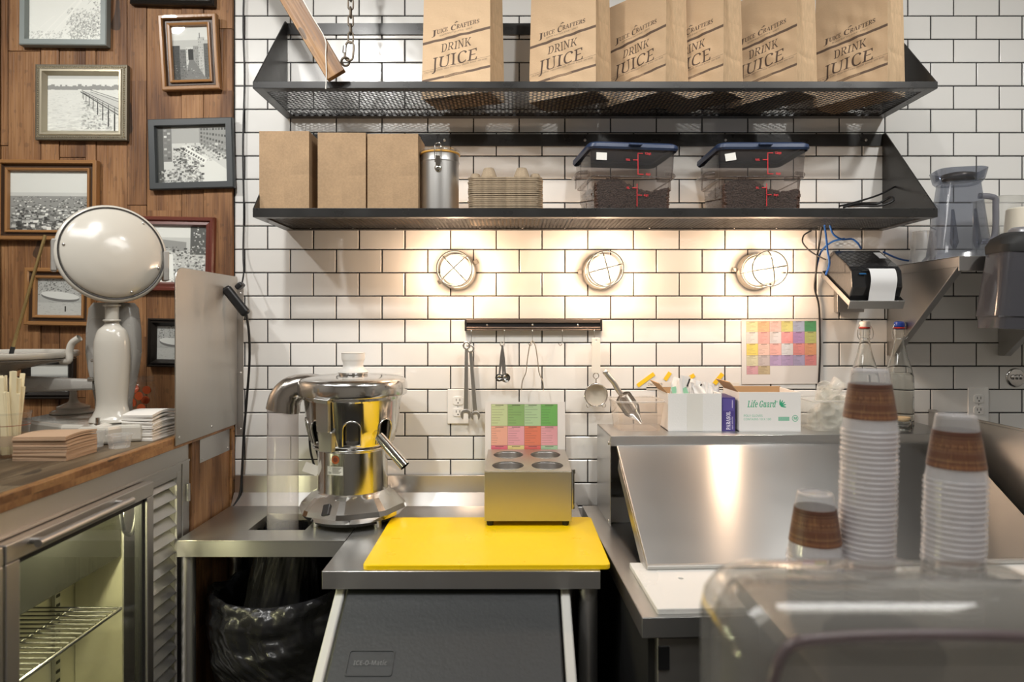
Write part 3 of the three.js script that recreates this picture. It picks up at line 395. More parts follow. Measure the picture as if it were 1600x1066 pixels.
// ---------------------------------------------------------------- things on the wooden counter
{
  const g = thing('platform_scale', 'vintage cream enamel platform scale with a big round head', 'scale', [-1.104, CTOP, 0.45]);
  // low cast base: long slab with a front lobe
  const s = shape([[-0.30, 0.30], [0.07, 0.30], [0.10, 0.10], [0.10, -0.04], [0.055, -0.05], [0.04, -0.085], [-0.04, -0.085], [-0.055, -0.05], [-0.11, -0.045], [-0.30, 0.06]]);
  const b = ext(s, 0.03, 0.008); b.rotateX(-PI / 2); b.translate(0, 0.008, 0);
  part('base', [uvm(b), sph(0.03, 0, 0.035, 0.05, 1.2, 0.6, 1)], M.enamel, g);
  part('levelling_bolt', [cyl(0.006, 0.006, 0.02, 0.0, 0.058, 0.062, 6), cyl(0.009, 0.009, 0.006, 0, 0.05, 0.062, 6)], M.chrome, g);
  const col = (pts, sx, sz, dx, dz) => slathe(pts, 40, 70).scale(sx, 1, sz).translate(dx, 0, dz);
  part('column', col([[0.0, 0.046], [0.054, 0.048], [0.057, 0.056], [0.050, 0.066], [0.042, 0.085], [0.040, 0.11], [0.044, 0.16], [0.0465, 0.21], [0.0465, 0.25], [0.044, 0.275], [0.036, 0.298], [0.022, 0.312], [0.018, 0.325], [0.0185, 0.372]], 1, 0.8, 0, 0), M.enamel, g);
  part('neck_collar', [tor(0.0195, 0.003, 0, 0.325, 0, PI / 2), tor(0.0195, 0.003, 0, 0.366, 0, PI / 2)], M.enamel, g);
  part('rear_housing', loft([0.046, 0.10, 0.19, 0.235, 0.30, 0.36, 0.375].map((y, i) => rrect([0.09, 0.09, 0.13, 0.142, 0.14, 0.125, 0.10][i], 0.055, 0.018, 4).map(([x, z]) => [x - 0.024, y, z - 0.05]))), M.enamelGrey, g, 'grey rear housing');
  part('side_bolts', [cyl(0.008, 0.008, 0.014, -0.05, 0.15, 0.0, 8, 0, 0, PI / 2), cyl(0.006, 0.006, 0.014, -0.05, 0.165, 0.012, 8, 0, 0, PI / 2), cyl(0.005, 0.005, 0.012, -0.05, 0.215, 0.0, 8, 0, 0, PI / 2)], M.chrome, g);
  // head: drum with a domed cover, facing half right
  const ax = V(0.65, 0.14, 0.75).normalize(), q = new THREE.Quaternion().setFromUnitVectors(V(0, 1, 0), ax), at = V(0, 0.506, 0);
  const hp = (geo) => { geo.applyQuaternion(q); return geo.translate(at.x, at.y, at.z); };
  const head = part('head', hp(lathe([[0, -0.075], [0.05, -0.072], [0.10, -0.055], [0.122, -0.035], [0.1275, -0.02], [0.1285, 0.0], [0.1335, 0.002], [0.136, 0.008], [0.1335, 0.014], [0.1285, 0.016], [0.124, 0.016]], 72)), M.enamel, g);
  part('rim_gap', hp(lathe([[0.1232, 0.0150], [0.1256, 0.0172], [0.1285, 0.0165]], 72)), M.frameBlack, head, 'dark joint around the cover');
  part('cover', hp(slathe([[0.1235, 0.013], [0.1215, 0.019], [0.110, 0.028], [0.085, 0.040], [0.05, 0.050], [0.02, 0.0535], [0, 0.054]], 72, 40)), M.enamel, head, 'domed cover');
  for (const a of [0.5, 2.55, 4.7, 5.9]) part('cover_screw', hp(sph(0.0042, 0.115 * Math.cos(a), 0.025, 0.115 * Math.sin(a), 1, 1, 1, 10, 8)), M.alu, head);
  for (const t of [[-0.132, -0.004], [0.132, -0.02]]) part('side_bracket', [place(bx(0.014, 0.085, 0.04, 0, 0, 0, 0.004), t[0] * 0.80, 0.50 + t[1], -t[0] * 0.6, 0, 0.64, 0)], M.enamelGrey, head);
  // weighing arm and pan to the side
  part('arm', loft([[-0.30, 0.022], [-0.22, 0.021], [-0.12, 0.017], [-0.045, 0.014]].map(([x, h]) => rrect(0.03, h * 2, 0.006, 3).map(([z, y]) => [x, 0.15 + y, z]))), M.enamelGrey, g, 'grey arm');
  const pc = -0.315;
  part('pan_bracket', slathe([[0.0, 0.135], [0.03, 0.135], [0.032, 0.165], [0.045, 0.185], [0.10, 0.20], [0.17, 0.214], [0.17, 0.222], [0, 0.222]].map(([r, y]) => [r, y]), 40, 50).translate(pc, 0, 0), M.enamelGrey, g, 'grey flared bracket');
  part('pan', lathe([[0, 0.222], [0.185, 0.222], [0.192, 0.226], [0.1935, 0.238], [0.190, 0.240], [0.186, 0.230], [0, 0.2285]], 56).translate(pc, 0, 0), M.enamel, g);
  part('pan_hook', tube([[pc + 0.175, 0.214, 0.0], [pc + 0.196, 0.215, 0.0], [pc + 0.198, 0.24, 0.0], [pc + 0.205, 0.262, 0.0], [pc + 0.226, 0.278, 0.0]], 0.0095, 24, 10), M.enamel, g);
  part('pan_foot', slathe([[0, 0.046], [0.056, 0.046], [0.057, 0.053], [0.045, 0.058], [0.044, 0.066], [0.03, 0.072], [0.012, 0.085], [0.010, 0.136]], 40, 50).translate(-0.235, 0, -0.2), M.enamel, g, 'round cream foot below the arm');
  part('pointer_rod', rod(V(-0.162, 0.555, 0.03), V(-0.232, 0.238, 0.06), 0.0042, 10), M.brass, g, 'thin brass rod');
  part('rod_tip', rod(V(-0.228, 0.255, 0.0585), V(-0.2325, 0.232, 0.0605), 0.0055, 10), M.blackPlastic, g);
}
{
  const g = thing('candy_jar', 'glass jar with orange discs standing between the scale and splash guard', 'jar', [-1.1911, CTOP, 0.14]);
  part('glass', slathe([[0, 0.002], [0.04, 0.002], [0.044, 0.01], [0.044, 0.10], [0.042, 0.115], [0.034, 0.128], [0.034, 0.15]], 36, 50), M.clear, g);
  part('neck_ring', [tor(0.0345, 0.0022, 0, 0.134, 0, PI / 2), tor(0.0345, 0.0022, 0, 0.144, 0, PI / 2)], M.clear, g);
  const om = mat(rgb(0.62, 0.10, 0.02), 0.5), f = rng(3);
  for (const [x, y, z] of [[-0.012, 0.028, 0.024], [0.012, 0.05, 0.026], [-0.02, 0.066, 0.02], [0.006, 0.088, 0.028], [-0.012, 0.11, 0.02], [0.016, 0.02, 0.02], [0.0, 0.07, -0.02], [0.018, 0.105, 0.005]]) part('orange_disc', cyl(0.013, 0.013, 0.004, x, y, z, 20, PI / 2 + rr(-0.3, 0.3, f), rr(-0.4, 0.4, f), 0), om, g, 'orange disc');
}
M.napkinBrown = mat(rgb(0.46, 0.31, 0.20), 0.9, 0, { bumpMap: paperBump, bumpScale: 0.0004 });
M.napkinWhite = mat(rgb(0.74, 0.71, 0.66), 0.9, 0, { bumpMap: paperBump, bumpScale: 0.0004 });
function napkinGeo(w, d, t, bow, f) { const a = rr(-1, 1, f), n = 10; const top = [], rings = []; for (let k = 0; k <= n; k++) { const u = k / n, y = bow * Math.sin(u * PI * 0.8 + 0.3) ; rings.push([[(-0.5) * w, y, (u - 0.5) * d], [(0.5) * w, y + bow * 0.4 * a, (u - 0.5) * d], [(0.5) * w, y + t + bow * 0.4 * a, (u - 0.5) * d], [(-0.5) * w, y + t, (u - 0.5) * d]]); } return loft(rings, true, true, 0.5); }
{
  const f = rng(21); let y = CTOP + 0.0004;
  for (let i = 0; i < 14; i++) { const t = rr(0.0034, 0.0042, f); const m = solo('brown_napkin', napkinGeo(0.124, 0.115, t, 0.0004 * i, f), M.napkinBrown, i === 13 ? 'brown folded paper napkin on top of its pile beside the straws' : `${ordinal(14 - i)} brown folded napkin down from the top of the pile beside the straws`, 'napkin', 'brown napkins piled on the wooden counter'); m.position.set(-1.094 + rr(-1, 1, f) * 0.0016, y, 0.692 + rr(-1, 1, f) * 0.002); m.rotation.y = rr(-1, 1, f) * 0.012; y += t * 0.985; }
  y = CTOP + 0.0004;
  for (let i = 0; i < 20; i++) { const t = rr(0.0031, 0.0036, f); const m = solo('white_napkin', napkinGeo(0.082, 0.14, t, 0.0006 * i, f), M.napkinWhite, i === 19 ? 'white folded paper napkin on top of its pile against the splash guard' : `${ordinal(20 - i)} white folded napkin down from the top of the pile by the splash guard`, 'napkin', 'white napkins piled on the wooden counter'); m.position.set(-1.018 + rr(-1, 1, f) * 0.002, y, 0.41 + rr(-1, 1, f) * 0.003); m.rotation.y = rr(-1, 1, f) * 0.015; y += t * 0.985; }
  const cup = slathe([[0, 0.0005], [0.0225, 0.0005], [0.024, 0.002], [0.029, 0.03], [0.0315, 0.031], [0.032, 0.033]], 32, 30);
  const c1 = solo('sauce_cup', cup, M.clearHaze, 'small clear plastic sauce cup in front of the scale base', 'cup', 'clear sauce cups'); c1.position.set(-1.0136, CTOP, 0.57);
  const c2 = dup(c1, 'small clear plastic sauce cup half hidden behind the brown napkins'); c2.position.set(-1.092, CTOP, 0.56); c2.scale.set(1.1, 1.25, 1.1);
}
{
  const g = thing('straw_cup', 'clear plastic cup holding cream wooden stirrers at the counter', 'cup', [-1.1964, CTOP, 0.70]);
  part('cup', slathe([[0, 0.002], [0.029, 0.002], [0.031, 0.006], [0.041, 0.1], [0.043, 0.103]], 40, 30), M.clear, g);
  part('print_band', slathe([[0.0342, 0.03], [0.0368, 0.055]], 40, 4), mat(rgb(0.62, 0.50, 0.36), 0.5, 0, { transmission: 0.4, thickness: 0 }), g, 'printed band');
  part('print_line', [slathe([[0.0392, 0.077], [0.0394, 0.0785]], 40, 3)], mat(rgb(0.28, 0.07, 0.03), 0.5), g);
  const wm = mat(rgb(0.80, 0.70, 0.46), 0.55), f = rng(8);
  for (let i = 0; i < 16; i++) { const a = i * 2.4 + rr(-0.3, 0.3, f), r0 = rr(0.004, 0.02, f), r1 = rr(0.015, 0.036, f), top = rr(0.15, 0.205, f); const p0 = V(r0 * Math.cos(a), 0.008, r0 * Math.sin(a)), p1 = V(r1 * Math.cos(a + 0.4), top, r1 * Math.sin(a + 0.4)), d = p1.clone().sub(p0), q = bx(0.012, d.length(), 0.0025, 0, 0, 0, 0.001); q.applyMatrix4(new THREE.Matrix4().makeRotationY(rr(-0.6, 0.6, f))); q.applyQuaternion(new THREE.Quaternion().setFromUnitVectors(V(0, 1, 0), d.clone().normalize())); q.translate((p0.x + p1.x) / 2, (p0.y + p1.y) / 2, (p0.z + p1.z) / 2); const st = solo('wooden_stirrer', q, wm, 'flat cream wooden stirrer standing in the clear cup', 'stirrer', 'stirrers in the clear cup'); st.position.copy(g.position); }
}

// ---------------------------------------------------------------- the two black wall shelves
function meshSheet(x0, x1, z0, z1, y, px = 0.025, pz = 0.0148) {
  const l = [], nx = Math.round((x1 - x0) / px), nz = Math.round((z1 - z0) / pz), ax = (x1 - x0) / nx, az = (z1 - z0) / nz;
  for (let j = 0; j < nz; j++) for (let i = 0; i < nx; i++) { const x = x0 + i * ax, z = z0 + j * az, cx = x + ax / 2, cz = z + az / 2; l.push([x, cz, cx, z, y], [cx, z, x + ax, cz, y], [x, cz, cx, z + az, y], [cx, z + az, x + ax, cz, y]); }
  return strands(l, 0.0024, 0.0014);
}
const SH = { x0: -0.776, x1: 1.249, d: 0.302 };
function wallShelf(label, yb, yl, railTop, railBot, extra) {
  const g = thing('wall_shelf', label, 'shelf', [0, 0, 0], 0, 'black wall shelves'), t = 0.003;
  part('front_lip', bb(SH.x0, SH.x1, yb, yl, SH.d - 0.006, SH.d, 0.0012), M.blackSteel, g);
  part('side_rail', [bb(SH.x0, SH.x0 + 0.03, yb, yb + t, 0.002, SH.d - 0.005, 0.0005), bb(SH.x0, SH.x0 + t, yb, yl, 0.002, SH.d - 0.005, 0.0005)], M.blackSteel, g);
  part('side_rail', [bb(SH.x1 - 0.03, SH.x1, yb, yb + t, 0.002, SH.d - 0.005, 0.0005), bb(SH.x1 - t, SH.x1, yb, yl, 0.002, SH.d - 0.005, 0.0005)], M.blackSteel, g);
  part('front_flange', bb(SH.x0 + 0.03, SH.x1 - 0.03, yb, yb + t, SH.d - 0.03, SH.d - 0.006, 0.0005), M.blackSteel, g);
  part('back_flange', bb(SH.x0 + 0.03, SH.x1 - 0.03, yb, yb + 0.012, 0.002, 0.03, 0.0005), M.blackSteel, g);
  const m = part('mesh', meshSheet(SH.x0 + 0.02, SH.x1 - 0.02, 0.02, SH.d - 0.02, yb + t + 0.0015), M.blackSteel, g, 'expanded metal mesh'); m.userData.kind = 'stuff';
  part('back_rail', bb(SH.x0, SH.x1, railBot, railTop, 0.002, 0.006, 0.0008), M.blackSteel, g);
  for (const x of [SH.x0, SH.x1 - t]) { const e = ext([[0.002, yb + t], [SH.d - 0.004, yb + t], [SH.d - 0.004, yl], [0.02, railTop], [0.002, railTop]], t, 0.0005); e.rotateY(-PI / 2); e.translate(x + t, 0, 0); part('end_bracket', uvm(e), M.blackSteel, g, 'tapered end plate'); }
  for (let i = 0; i < 5; i++) part('rail_screw', sph(0.005, SH.x0 + 0.06 + (i * (SH.x1 - SH.x0 - 0.12)) / 4, (railTop + railBot) / 2, 0.006, 1, 1, 0.5, 10, 8), M.alu, g);
  if (extra) for (let i = 0; i < 14; i++) part('rivet', sph(0.0035, SH.x0 + 0.09 + i * 0.142, yb + 0.006, 0.0305, 1, 1, 0.6, 8, 6), M.alu, g);
  return g;
}
const TOPY = 2.1995, LOWY = 1.8185;                    // where things stand on the two shelves
wallShelf('upper black mesh wall shelf carrying the printed paper bags', 2.194, 2.2146, 2.517, 2.478, false);
wallShelf('lower black mesh wall shelf carrying boxes, canister and bean tubs', 1.8135, 1.84, 2.141, 2.1, true);

// paper bags
const kraftTex = (seed) => tex(256, 256, (u, v) => { const s = 0.93 + 0.12 * (fbm(u * 5 + seed, v * 5, 256, 256, 3) - 0.5) + 0.08 * (vnoise(u * 110, v * 110, 110, 110) - 0.5); return [0.83 * s, 0.71 * s, 0.565 * s]; }, { rx: 3, ry: 3 });
const kraftA = kraftTex(3);
M.kraft = mat(rgb(1, 1, 1), 0.75, 0, { map: kraftA, bumpMap: paperBump, bumpScale: 0.0006 });
const bagPrint = canvasTex(640, 1048, (g, w, h) => {    // face of a bag, 0.232 x 0.38 m
  const f = rng(44); g.fillStyle = 'rgb(214,183,147)'; g.fillRect(0, 0, w, h);
  for (let i = 0; i < 2600; i++) { const s = rr(-9, 9, f); g.fillStyle = `rgba(${214 + s},${183 + s},${147 + s},0.5)`; g.fillRect(f() * w, f() * h, rr(2, 30, f), rr(1, 5, f)); }
  const ink = 'rgb(74,58,50)', slope = 0.085, T = w / 232, Y = (mm) => h - mm * T;      // heights in mm above the foot, at the middle of the face
  g.fillStyle = ink; g.strokeStyle = ink;
  const row = (mm, fn) => { g.save(); g.translate(w / 2, Y(mm)); g.transform(1, -slope, 0, 1, 0, 0); fn(); g.restore(); };
  const band = (mm, th, al) => row(mm, () => { g.globalAlpha = al; g.fillRect(-w / 2 - 5, -th / 2 * T, w + 10, th * T); });
  band(185, 8, 0.78); band(67, 8, 0.78); band(98, 1, 0.5);
  const text = (s, mm, x0, x1, size, font) => row(mm, () => { g.globalAlpha = 0.92; g.font = font.replace('#', Math.round(size * T)); g.translate(x0 * T, 0); g.transform(((x1 - x0) * T) / g.measureText(s).width, 0, -0.06, 1, 0, 0); g.fillText(s, 0, 0); });
  text('J', 204, -83, -68, 23, 'bold #px serif'); text('UICE', 206, -68, -27, 18, 'bold #px serif'); text('C', 205, -20, -1, 25, 'bold #px serif'); text('RAFTERS', 207, 0, 80, 18, 'bold #px serif');
  text('HANDCRAFTED JUICE · SINCE', 197, -58, 56, 6, '#px serif');
  row(228, () => { g.globalAlpha = 0.9; g.beginPath(); g.moveTo(-18, 6); g.quadraticCurveTo(-12, -8, -3, -2); g.quadraticCurveTo(2, -20, 7, -3); g.quadraticCurveTo(16, -10, 20, 2); g.quadraticCurveTo(4, 0, -18, 6); g.fill(); });
  text('DRINK', 145, -52, 51, 35, '#px serif'); text('JUICE', 97, -82, 74, 50, '#px serif');
  text('COLD PRESSED JUICES · FRESH SMOOTHIES · ORGANIC BOWLS · AND MORE', 90, -108, 106, 6, '#px serif');
  row(67, () => { g.globalAlpha = 0.9; g.fillStyle = 'rgb(190,158,122)'; g.fillRect(-40 * T, -2 * T, 74 * T, 4 * T); g.fillStyle = ink; for (let i = 0; i < 26; i++) g.fillRect((-38 + i * 2.8) * T, -T, 1.6 * T, 2 * T); });
});
M.bagFace = mat(rgb(1, 1, 1), 0.75, 0, { map: bagPrint, bumpMap: paperBump, bumpScale: 0.0006 });
function paperBag(label, x, z, turn, seed, h = 0.35, lean = 0) {
  const g = thing('paper_bag', label, 'paper bag', [x, TOPY, z], turn, 'printed paper bags on the upper shelf'), f = rng(seed), w = 0.232, d = 0.12;
  const ph = Array.from({ length: 8 }, () => rr(0, 6.28, f)), n = (a, b) => 0.5 * Math.sin(a * 31 + ph[0] + b * 9) + 0.5 * Math.sin(b * 37 + ph[1] + a * 13);
  const pinch = (v) => 0.02 * Math.pow(v, 1.2), taper = (v) => 1 - 0.035 * v, fold = (v, at) => 0.004 * Math.exp(-Math.pow((v - at) / 0.02, 2));
  const ct = Math.cos, P = (x_, y, z_) => [x_ + lean * y, y, z_];
  const face = (s) => { const q = faceShape(s), t = q.attributes.uv; for (let i = 0; i < t.count; i++) t.setY(i, t.getY(i) * h / 0.38); return q; };
  const faceShape = (s) => surf(16, 40, (u, v) => { const e = Math.sin(PI * u) * Math.sin(PI * Math.min(1, v * 1.2)), hh = v * h; return P((u - 0.5) * w * taper(v) * s, hh, s * (d / 2 * (1 - 0.16 * v) + 0.004 * e * n(u, v) - fold(v, 0.2 + 0.05 * u))); });
  part('front_panel', face(1), M.bagFace, g, 'printed front');
  part('back_panel', face(-1), M.kraft, g);
  for (const s of [-1, 1]) part('gusset', surf(14, 40, (u, v) => { const in_ = Math.sin(PI * u); const k = 1 - Math.abs(2 * u - 1); return P(s * (w / 2 * taper(v) - pinch(v) * k - 0.006 * (v < 0.25 ? (0.25 - v) * 4 * Math.abs(Math.sin(PI * 2 * u)) : 0) + 0.0015 * n(u, v) * in_ - fold(v, 0.33) * in_), v * h, (0.5 - u) * d * (1 - 0.16 * v) * s * 1); }), M.kraft, g, 'folded side');
  part('bottom', bx(w * 0.98, 0.001, d * 0.96, 0, 0.0008, 0, 0), M.kraft, g);
  return g;
}
paperBag('printed brown bag standing apart, nearest the hanging chain', -0.1637, 0.165, -0.349, 1);
paperBag('printed brown bag second from the hanging chain', 0.1734, 0.16, -0.541, 2);
paperBag('printed brown bag third from the hanging chain, its top edge showing', 0.4171, 0.15, -0.838, 3, 0.325);
paperBag('printed brown bag most covered by its neighbours, fourth from the chain', 0.5874, 0.15, -0.820, 4, 0.335);
paperBag('printed brown bag with a dented side, fifth from the hanging chain', 0.8178, 0.15, -0.908, 5, 0.34);
paperBag('printed brown bag at the end of the row by the tapered bracket', 1.0884, 0.152, -0.908, 6, 0.375);

// plain kraft boxes
M.kraftBox = mat(rgb(0.70, 0.66, 0.62), 0.8, 0, { map: kraftA, bumpMap: paperBump, bumpScale: 0.0003 });
function kraftBox(label, x0, x1, y1, zf, d, turn, flap) {
  const w = x1 - x0, h = y1 - LOWY, g = thing('cardboard_box', label, 'box', [(x0 + x1) / 2, LOWY, zf - d / 2], turn, 'plain kraft boxes on the lower shelf'), t = 0.0016;
  part('front', [bb(-w / 2, w / 2, 0, h, d / 2 - t, d / 2, 0.0006)], M.kraftBox, g); part('back', bb(-w / 2, w / 2, 0, h, -d / 2, -d / 2 + t, 0.0006), M.kraftBox, g);
  for (const s of [-1, 1]) part('side', bb(s > 0 ? w / 2 - t : -w / 2, s > 0 ? w / 2 : -w / 2 + t, 0, h, -d / 2 + t, d / 2 - t, 0.0006), M.kraftBox, g);
  part('bottom', bb(-w / 2, w / 2, 0, t, -d / 2, d / 2, 0.0005), M.kraftBox, g);
  part('lid', bb(-w / 2 + 0.002, w / 2 - 0.002, h - 0.008, h - 0.006, -d / 2 + 0.002, d / 2 - 0.012, 0.0005), M.kraftBox, g);
  if (flap) part('flap', bx(w * 0.95, 0.0015, 0.05, -0.004, h + 0.008, -0.02, 0.0005, 0.28, 0, 0.05), M.kraftBox, g, 'raised lid flap');
  return g;
}
kraftBox('plain kraft box at the end of the lower shelf by the wooden wall', -0.7741, -0.6232, 2.0806, 0.255, 0.14, 0.0, false);
kraftBox('plain kraft box between two like it on the lower shelf', -0.5995, -0.454, 2.0772, 0.25, 0.14, 0.015, false);
kraftBox('plain kraft box with a raised flap beside the steel canister', -0.4461, -0.2922, 2.0729, 0.255, 0.13, -0.02, true);

// steel canister
{
  const g = thing('steel_canister', 'brushed steel canister with a clear clamp lid on the lower shelf', 'canister', [-0.2314, LOWY, 0.21]), r = 0.0573, h = 2.0181 - LOWY;
  part('body', lathe([[0, 0], [r - 0.001, 0], [r, 0.003], [r, h - 0.028], [r + 0.0015, h - 0.026], [r + 0.0015, h - 0.023], [r, h - 0.021], [r, h - 0.004], [r + 0.001, h]], 56), M.satin, g);
  part('gasket', tor(r + 0.001, 0.0032, 0, h + 0.001, 0, PI / 2), mat(rgb(0.62, 0.33, 0.06), 0.4), g, 'amber rubber gasket');
  part('lid', slathe([[r + 0.002, h + 0.003], [r + 0.003, h + 0.008], [r, h + 0.014], [r * 0.8, h + 0.017], [0, h + 0.017]], 48, 30), M.clear, g, 'clear lid');
  part('clamp', [tube([[-0.009, h - 0.035, r + 0.004], [-0.009, h + 0.012, r + 0.010], [-0.006, h + 0.022, r + 0.003], [0.006, h + 0.022, r + 0.003], [0.009, h + 0.012, r + 0.010], [0.009, h - 0.035, r + 0.004]], 0.0015, 40, 6), bx(0.014, 0.03, 0.004, 0, h - 0.03, r + 0.007, 0.001), sph(0.011, 0, h - 0.052, r + 0.002, 1, 1, 0.5)], M.chrome, g, 'wire clamp');
  part('lid_wire', tor(r + 0.0045, 0.0013, 0, h + 0.006, 0, PI / 2), M.chrome, g);
}
// moulded pulp cup carriers
{
  const f = rng(15), w = 0.2225, d = 0.2;
  const pulpTex = tex(128, 128, (u, v) => { const s = 0.9 + 0.25 * (fbm(u * 12, v * 12, 12, 12, 4) - 0.5); return [0.75 * s, 0.67 * s, 0.565 * s]; }, { rx: 10, ry: 10 });
  M.pulp = mat(rgb(1, 1, 1), 0.95, 0, { map: pulpTex, bumpMap: paperBump, bumpScale: 0.002 });
  const rim = () => { const rs = []; for (const [y, o] of [[0, 0], [0.0042, 0.0012], [0.0048, -0.002]]) rs.push(rrect(w + 2 * o, d + 2 * o, 0.022, 5).map(([x, z]) => [x * (1 + rr(-0.006, 0.006, f)), y + rr(-0.0004, 0.0004, f), z * (1 + rr(-0.006, 0.006, f))])); return loft(rs); };
  const n = 19, pitch = (1.9376 - LOWY) / n; let y = LOWY;
  const variants = [rim(), rim(), rim()];
  for (let i = 0; i < n; i++) {
    const top = i === n - 1, g = thing('cup_carrier', top ? 'topmost moulded pulp cup carrier with upright corner knobs' : `${ordinal(n - i)} moulded pulp cup carrier down from the top of its pile`, 'cup carrier', [-0.0298 + rr(-1, 1, f) * 0.0015, y, 0.185 + rr(-1, 1, f) * 0.0015], 0, 'pulp cup carriers piled on the lower shelf');
    part('tray', variants[i % 3], M.pulp, g);
    if (top) {
      for (const [sx, sz] of [[-1, 1], [1, 1], [-1, -1], [1, -1]]) part('knob', slathe([[0.026, 0.0], [0.024, 0.01], [0.017, 0.03], [0.013, 0.036], [0, 0.037]], 20, 20).translate(sx * 0.05, 0.004, sz * 0.055), M.pulp, g, 'tapered corner knob');
      for (const sx of [-1, 1]) part('wall', slathe([[0.02, 0], [0.015, 0.018], [0.01, 0.024], [0, 0.025]], 16, 14).translate(sx * 0.092, 0.004, 0.03), M.pulp, g);
      part('centre_ring', tor(0.03, 0.004, 0, 0.006, -0.01, PI / 2), M.pulp, g);
    }
    y += pitch;
  }
}
// polycarbonate tubs of beans
const tubPrint = canvasTex(256, 256, (g, w, h) => { g.clearRect(0, 0, w, h); });
M.lidBlue = mat(rgb(0.022, 0.042, 0.10), 0.4);
M.red = mat(rgb(0.62, 0.02, 0.03), 0.5);
M.polycarb = mat(rgb(0.70, 0.67, 0.655), 0.04, 0, { transmission: 0.96, thickness: 0, ior: 1.5 });
M.beans = mat(rgb(0.055, 0.022, 0.010), 0.45);
const redMark = (txt) => canvasTex(128, 48, (g, w, h) => { g.fillStyle = 'rgb(0,0,0)'; g.fillRect(0, 0, w, h); g.fillStyle = 'rgb(255,255,255)'; g.font = 'bold 40px sans-serif'; g.textAlign = 'center'; g.fillText(txt, w / 2, 38); });
const marks = ['12qt', '10L', '8qt', '5L', '4qt'].map((t) => { const a = redMark(t); a.colorSpace = THREE.NoColorSpace; return mat(rgb(0.62, 0.02, 0.03), 0.5, 0, { alphaMap: a, transparent: true, side: THREE.DoubleSide }); });
const beanGeo = new THREE.SphereGeometry(1, 6, 5).scale(0.0062, 0.004, 0.0045);
function beanTub(label, x, z, turn, tilt, seed) {
  const g = thing('bean_tub', label, 'storage tub', [x, LOWY, z], turn, 'clear bean tubs on the lower shelf'), f = rng(seed);
  const w0 = 0.225, d0 = 0.205, w1 = 0.262, d1 = 0.238, h = 0.212, step = 0.118;
  const ring = (w, d, y, r = 0.02) => rrect(w, d, r, 4).map(([a, b]) => [a, y, b]);
  part('tub', loft([ring(w0, d0, 0.001), ring(w0 + 0.016, d0 + 0.016, step), ring(w1 - 0.008, d1 - 0.008, step + 0.003), ring(w1, d1, h)], true, false, 0.5), M.polycarb, g, 'clear tub');
  part('ledge', tube(rrect(w1 - 0.008, d1 - 0.008, 0.02, 4).map(([a, b]) => V(a, step + 0.002, b)), 0.0022, 90, 6, true), M.polycarb, g);
  const lid = part('lid', [loft([[w1 + 0.012, h - 0.012], [w1 + 0.02, h - 0.006], [w1 + 0.018, h + 0.004], [w1 + 0.006, h + 0.009], [w1 - 0.02, h + 0.0095]].map(([w, y]) => ring(w, w - w1 + d1, y, 0.026)), false, true, 0.6)], M.lidBlue, g, 'dark blue lid');
  part('lid_tab', [bx(0.04, 0.006, 0.018, 0, h, d1 / 2 + 0.012, 0.003)], M.lidBlue, lid);
  for (const s of [-1, 1]) part('handle', [tube([[s * (w1 / 2 - 0.006), step + 0.028, -0.045], [s * (w1 / 2 + 0.02), step + 0.026, -0.04], [s * (w1 / 2 + 0.024), step + 0.022, 0], [s * (w1 / 2 + 0.02), step + 0.026, 0.04], [s * (w1 / 2 - 0.006), step + 0.028, 0.045]], 0.006, 30, 8), bx(0.004, 0.04, 0.012, s * (w1 / 2 + 0.022), step + 0.004, 0.0, 0.001)], M.polycarb, g, 'clear side handle');
  // heap of beans: body plus a skin of single beans
  const top = (u, v) => 0.088 + 0.022 * (tilt * (0.5 - u)) + 0.010 * Math.sin(u * 7 + seed) * Math.sin(v * 5) + 0.012 * Math.exp(-Math.pow((u - 0.25) / 0.2, 2)), wi = w0 - 0.006, di = d0 - 0.006;
  const heapW = (y) => wi + 0.016 * (y / step);
  const list = [], q = new THREE.Quaternion(), e = new THREE.Euler();
  const body = []; for (let k = 0; k <= 1; k++) { body.push(rrect(heapW(0.06 * k) - 0.012, heapW(0.06 * k) - 0.012 - (w0 - d0), 0.018, 4).map(([a, b]) => [a, 0.006 + k * 0.070, b])); }
  part('heap_core', loft(body), M.beans, g);
  for (let i = 0; i < 5200; i++) { const k = f(); let X, Y, Z; const u = f(), v = f(); if (k < 0.4) { X = (u - 0.5) * heapW(0.05); Y = 0.004 + v * top(u, 1); Z = di / 2 - 0.006 + 0.008 * (Y / step); } else if (k < 0.58) { X = (f() < 0.5 ? -1 : 1) * (heapW(0.05) / 2 - 0.006); Z = (v - 0.5) * di; Y = 0.004 + u * top(X < 0 ? 0 : 1, v); } else { X = (u - 0.5) * heapW(0.07); Z = (v - 0.5) * (di + 0.006); Y = top(u, v) * rr(0.72, 1, f); } e.set(rr(0, 6, f), rr(0, 6, f), rr(0, 6, f)); list.push(new THREE.Matrix4().compose(V(X, Y, Z), q.setFromEuler(e), V(1, 1, 1))); }
  const im = new THREE.InstancedMesh(beanGeo, M.beans, list.length); list.forEach((m, i) => im.setMatrixAt(i, m)); im.name = 'beans'; im.userData = { kind: 'stuff', label: 'dark roasted beans' }; im.castShadow = im.receiveShadow = true; g.add(im);
  // red scale marks on the front
  const zf = (y) => (y < step ? d0 / 2 + 0.008 * (y / step) + 0.0012 : d1 / 2 - 0.004 + 0.004 * ((y - step) / (h - step)) + 0.0012), ln = (x0, y0, x1, y1) => bx(Math.abs(x1 - x0) + 0.0022, Math.abs(y1 - y0) + 0.0022, 0.0006, (x0 + x1) / 2, (y0 + y1) / 2, zf((y0 + y1) / 2) + 0.0008, 0);
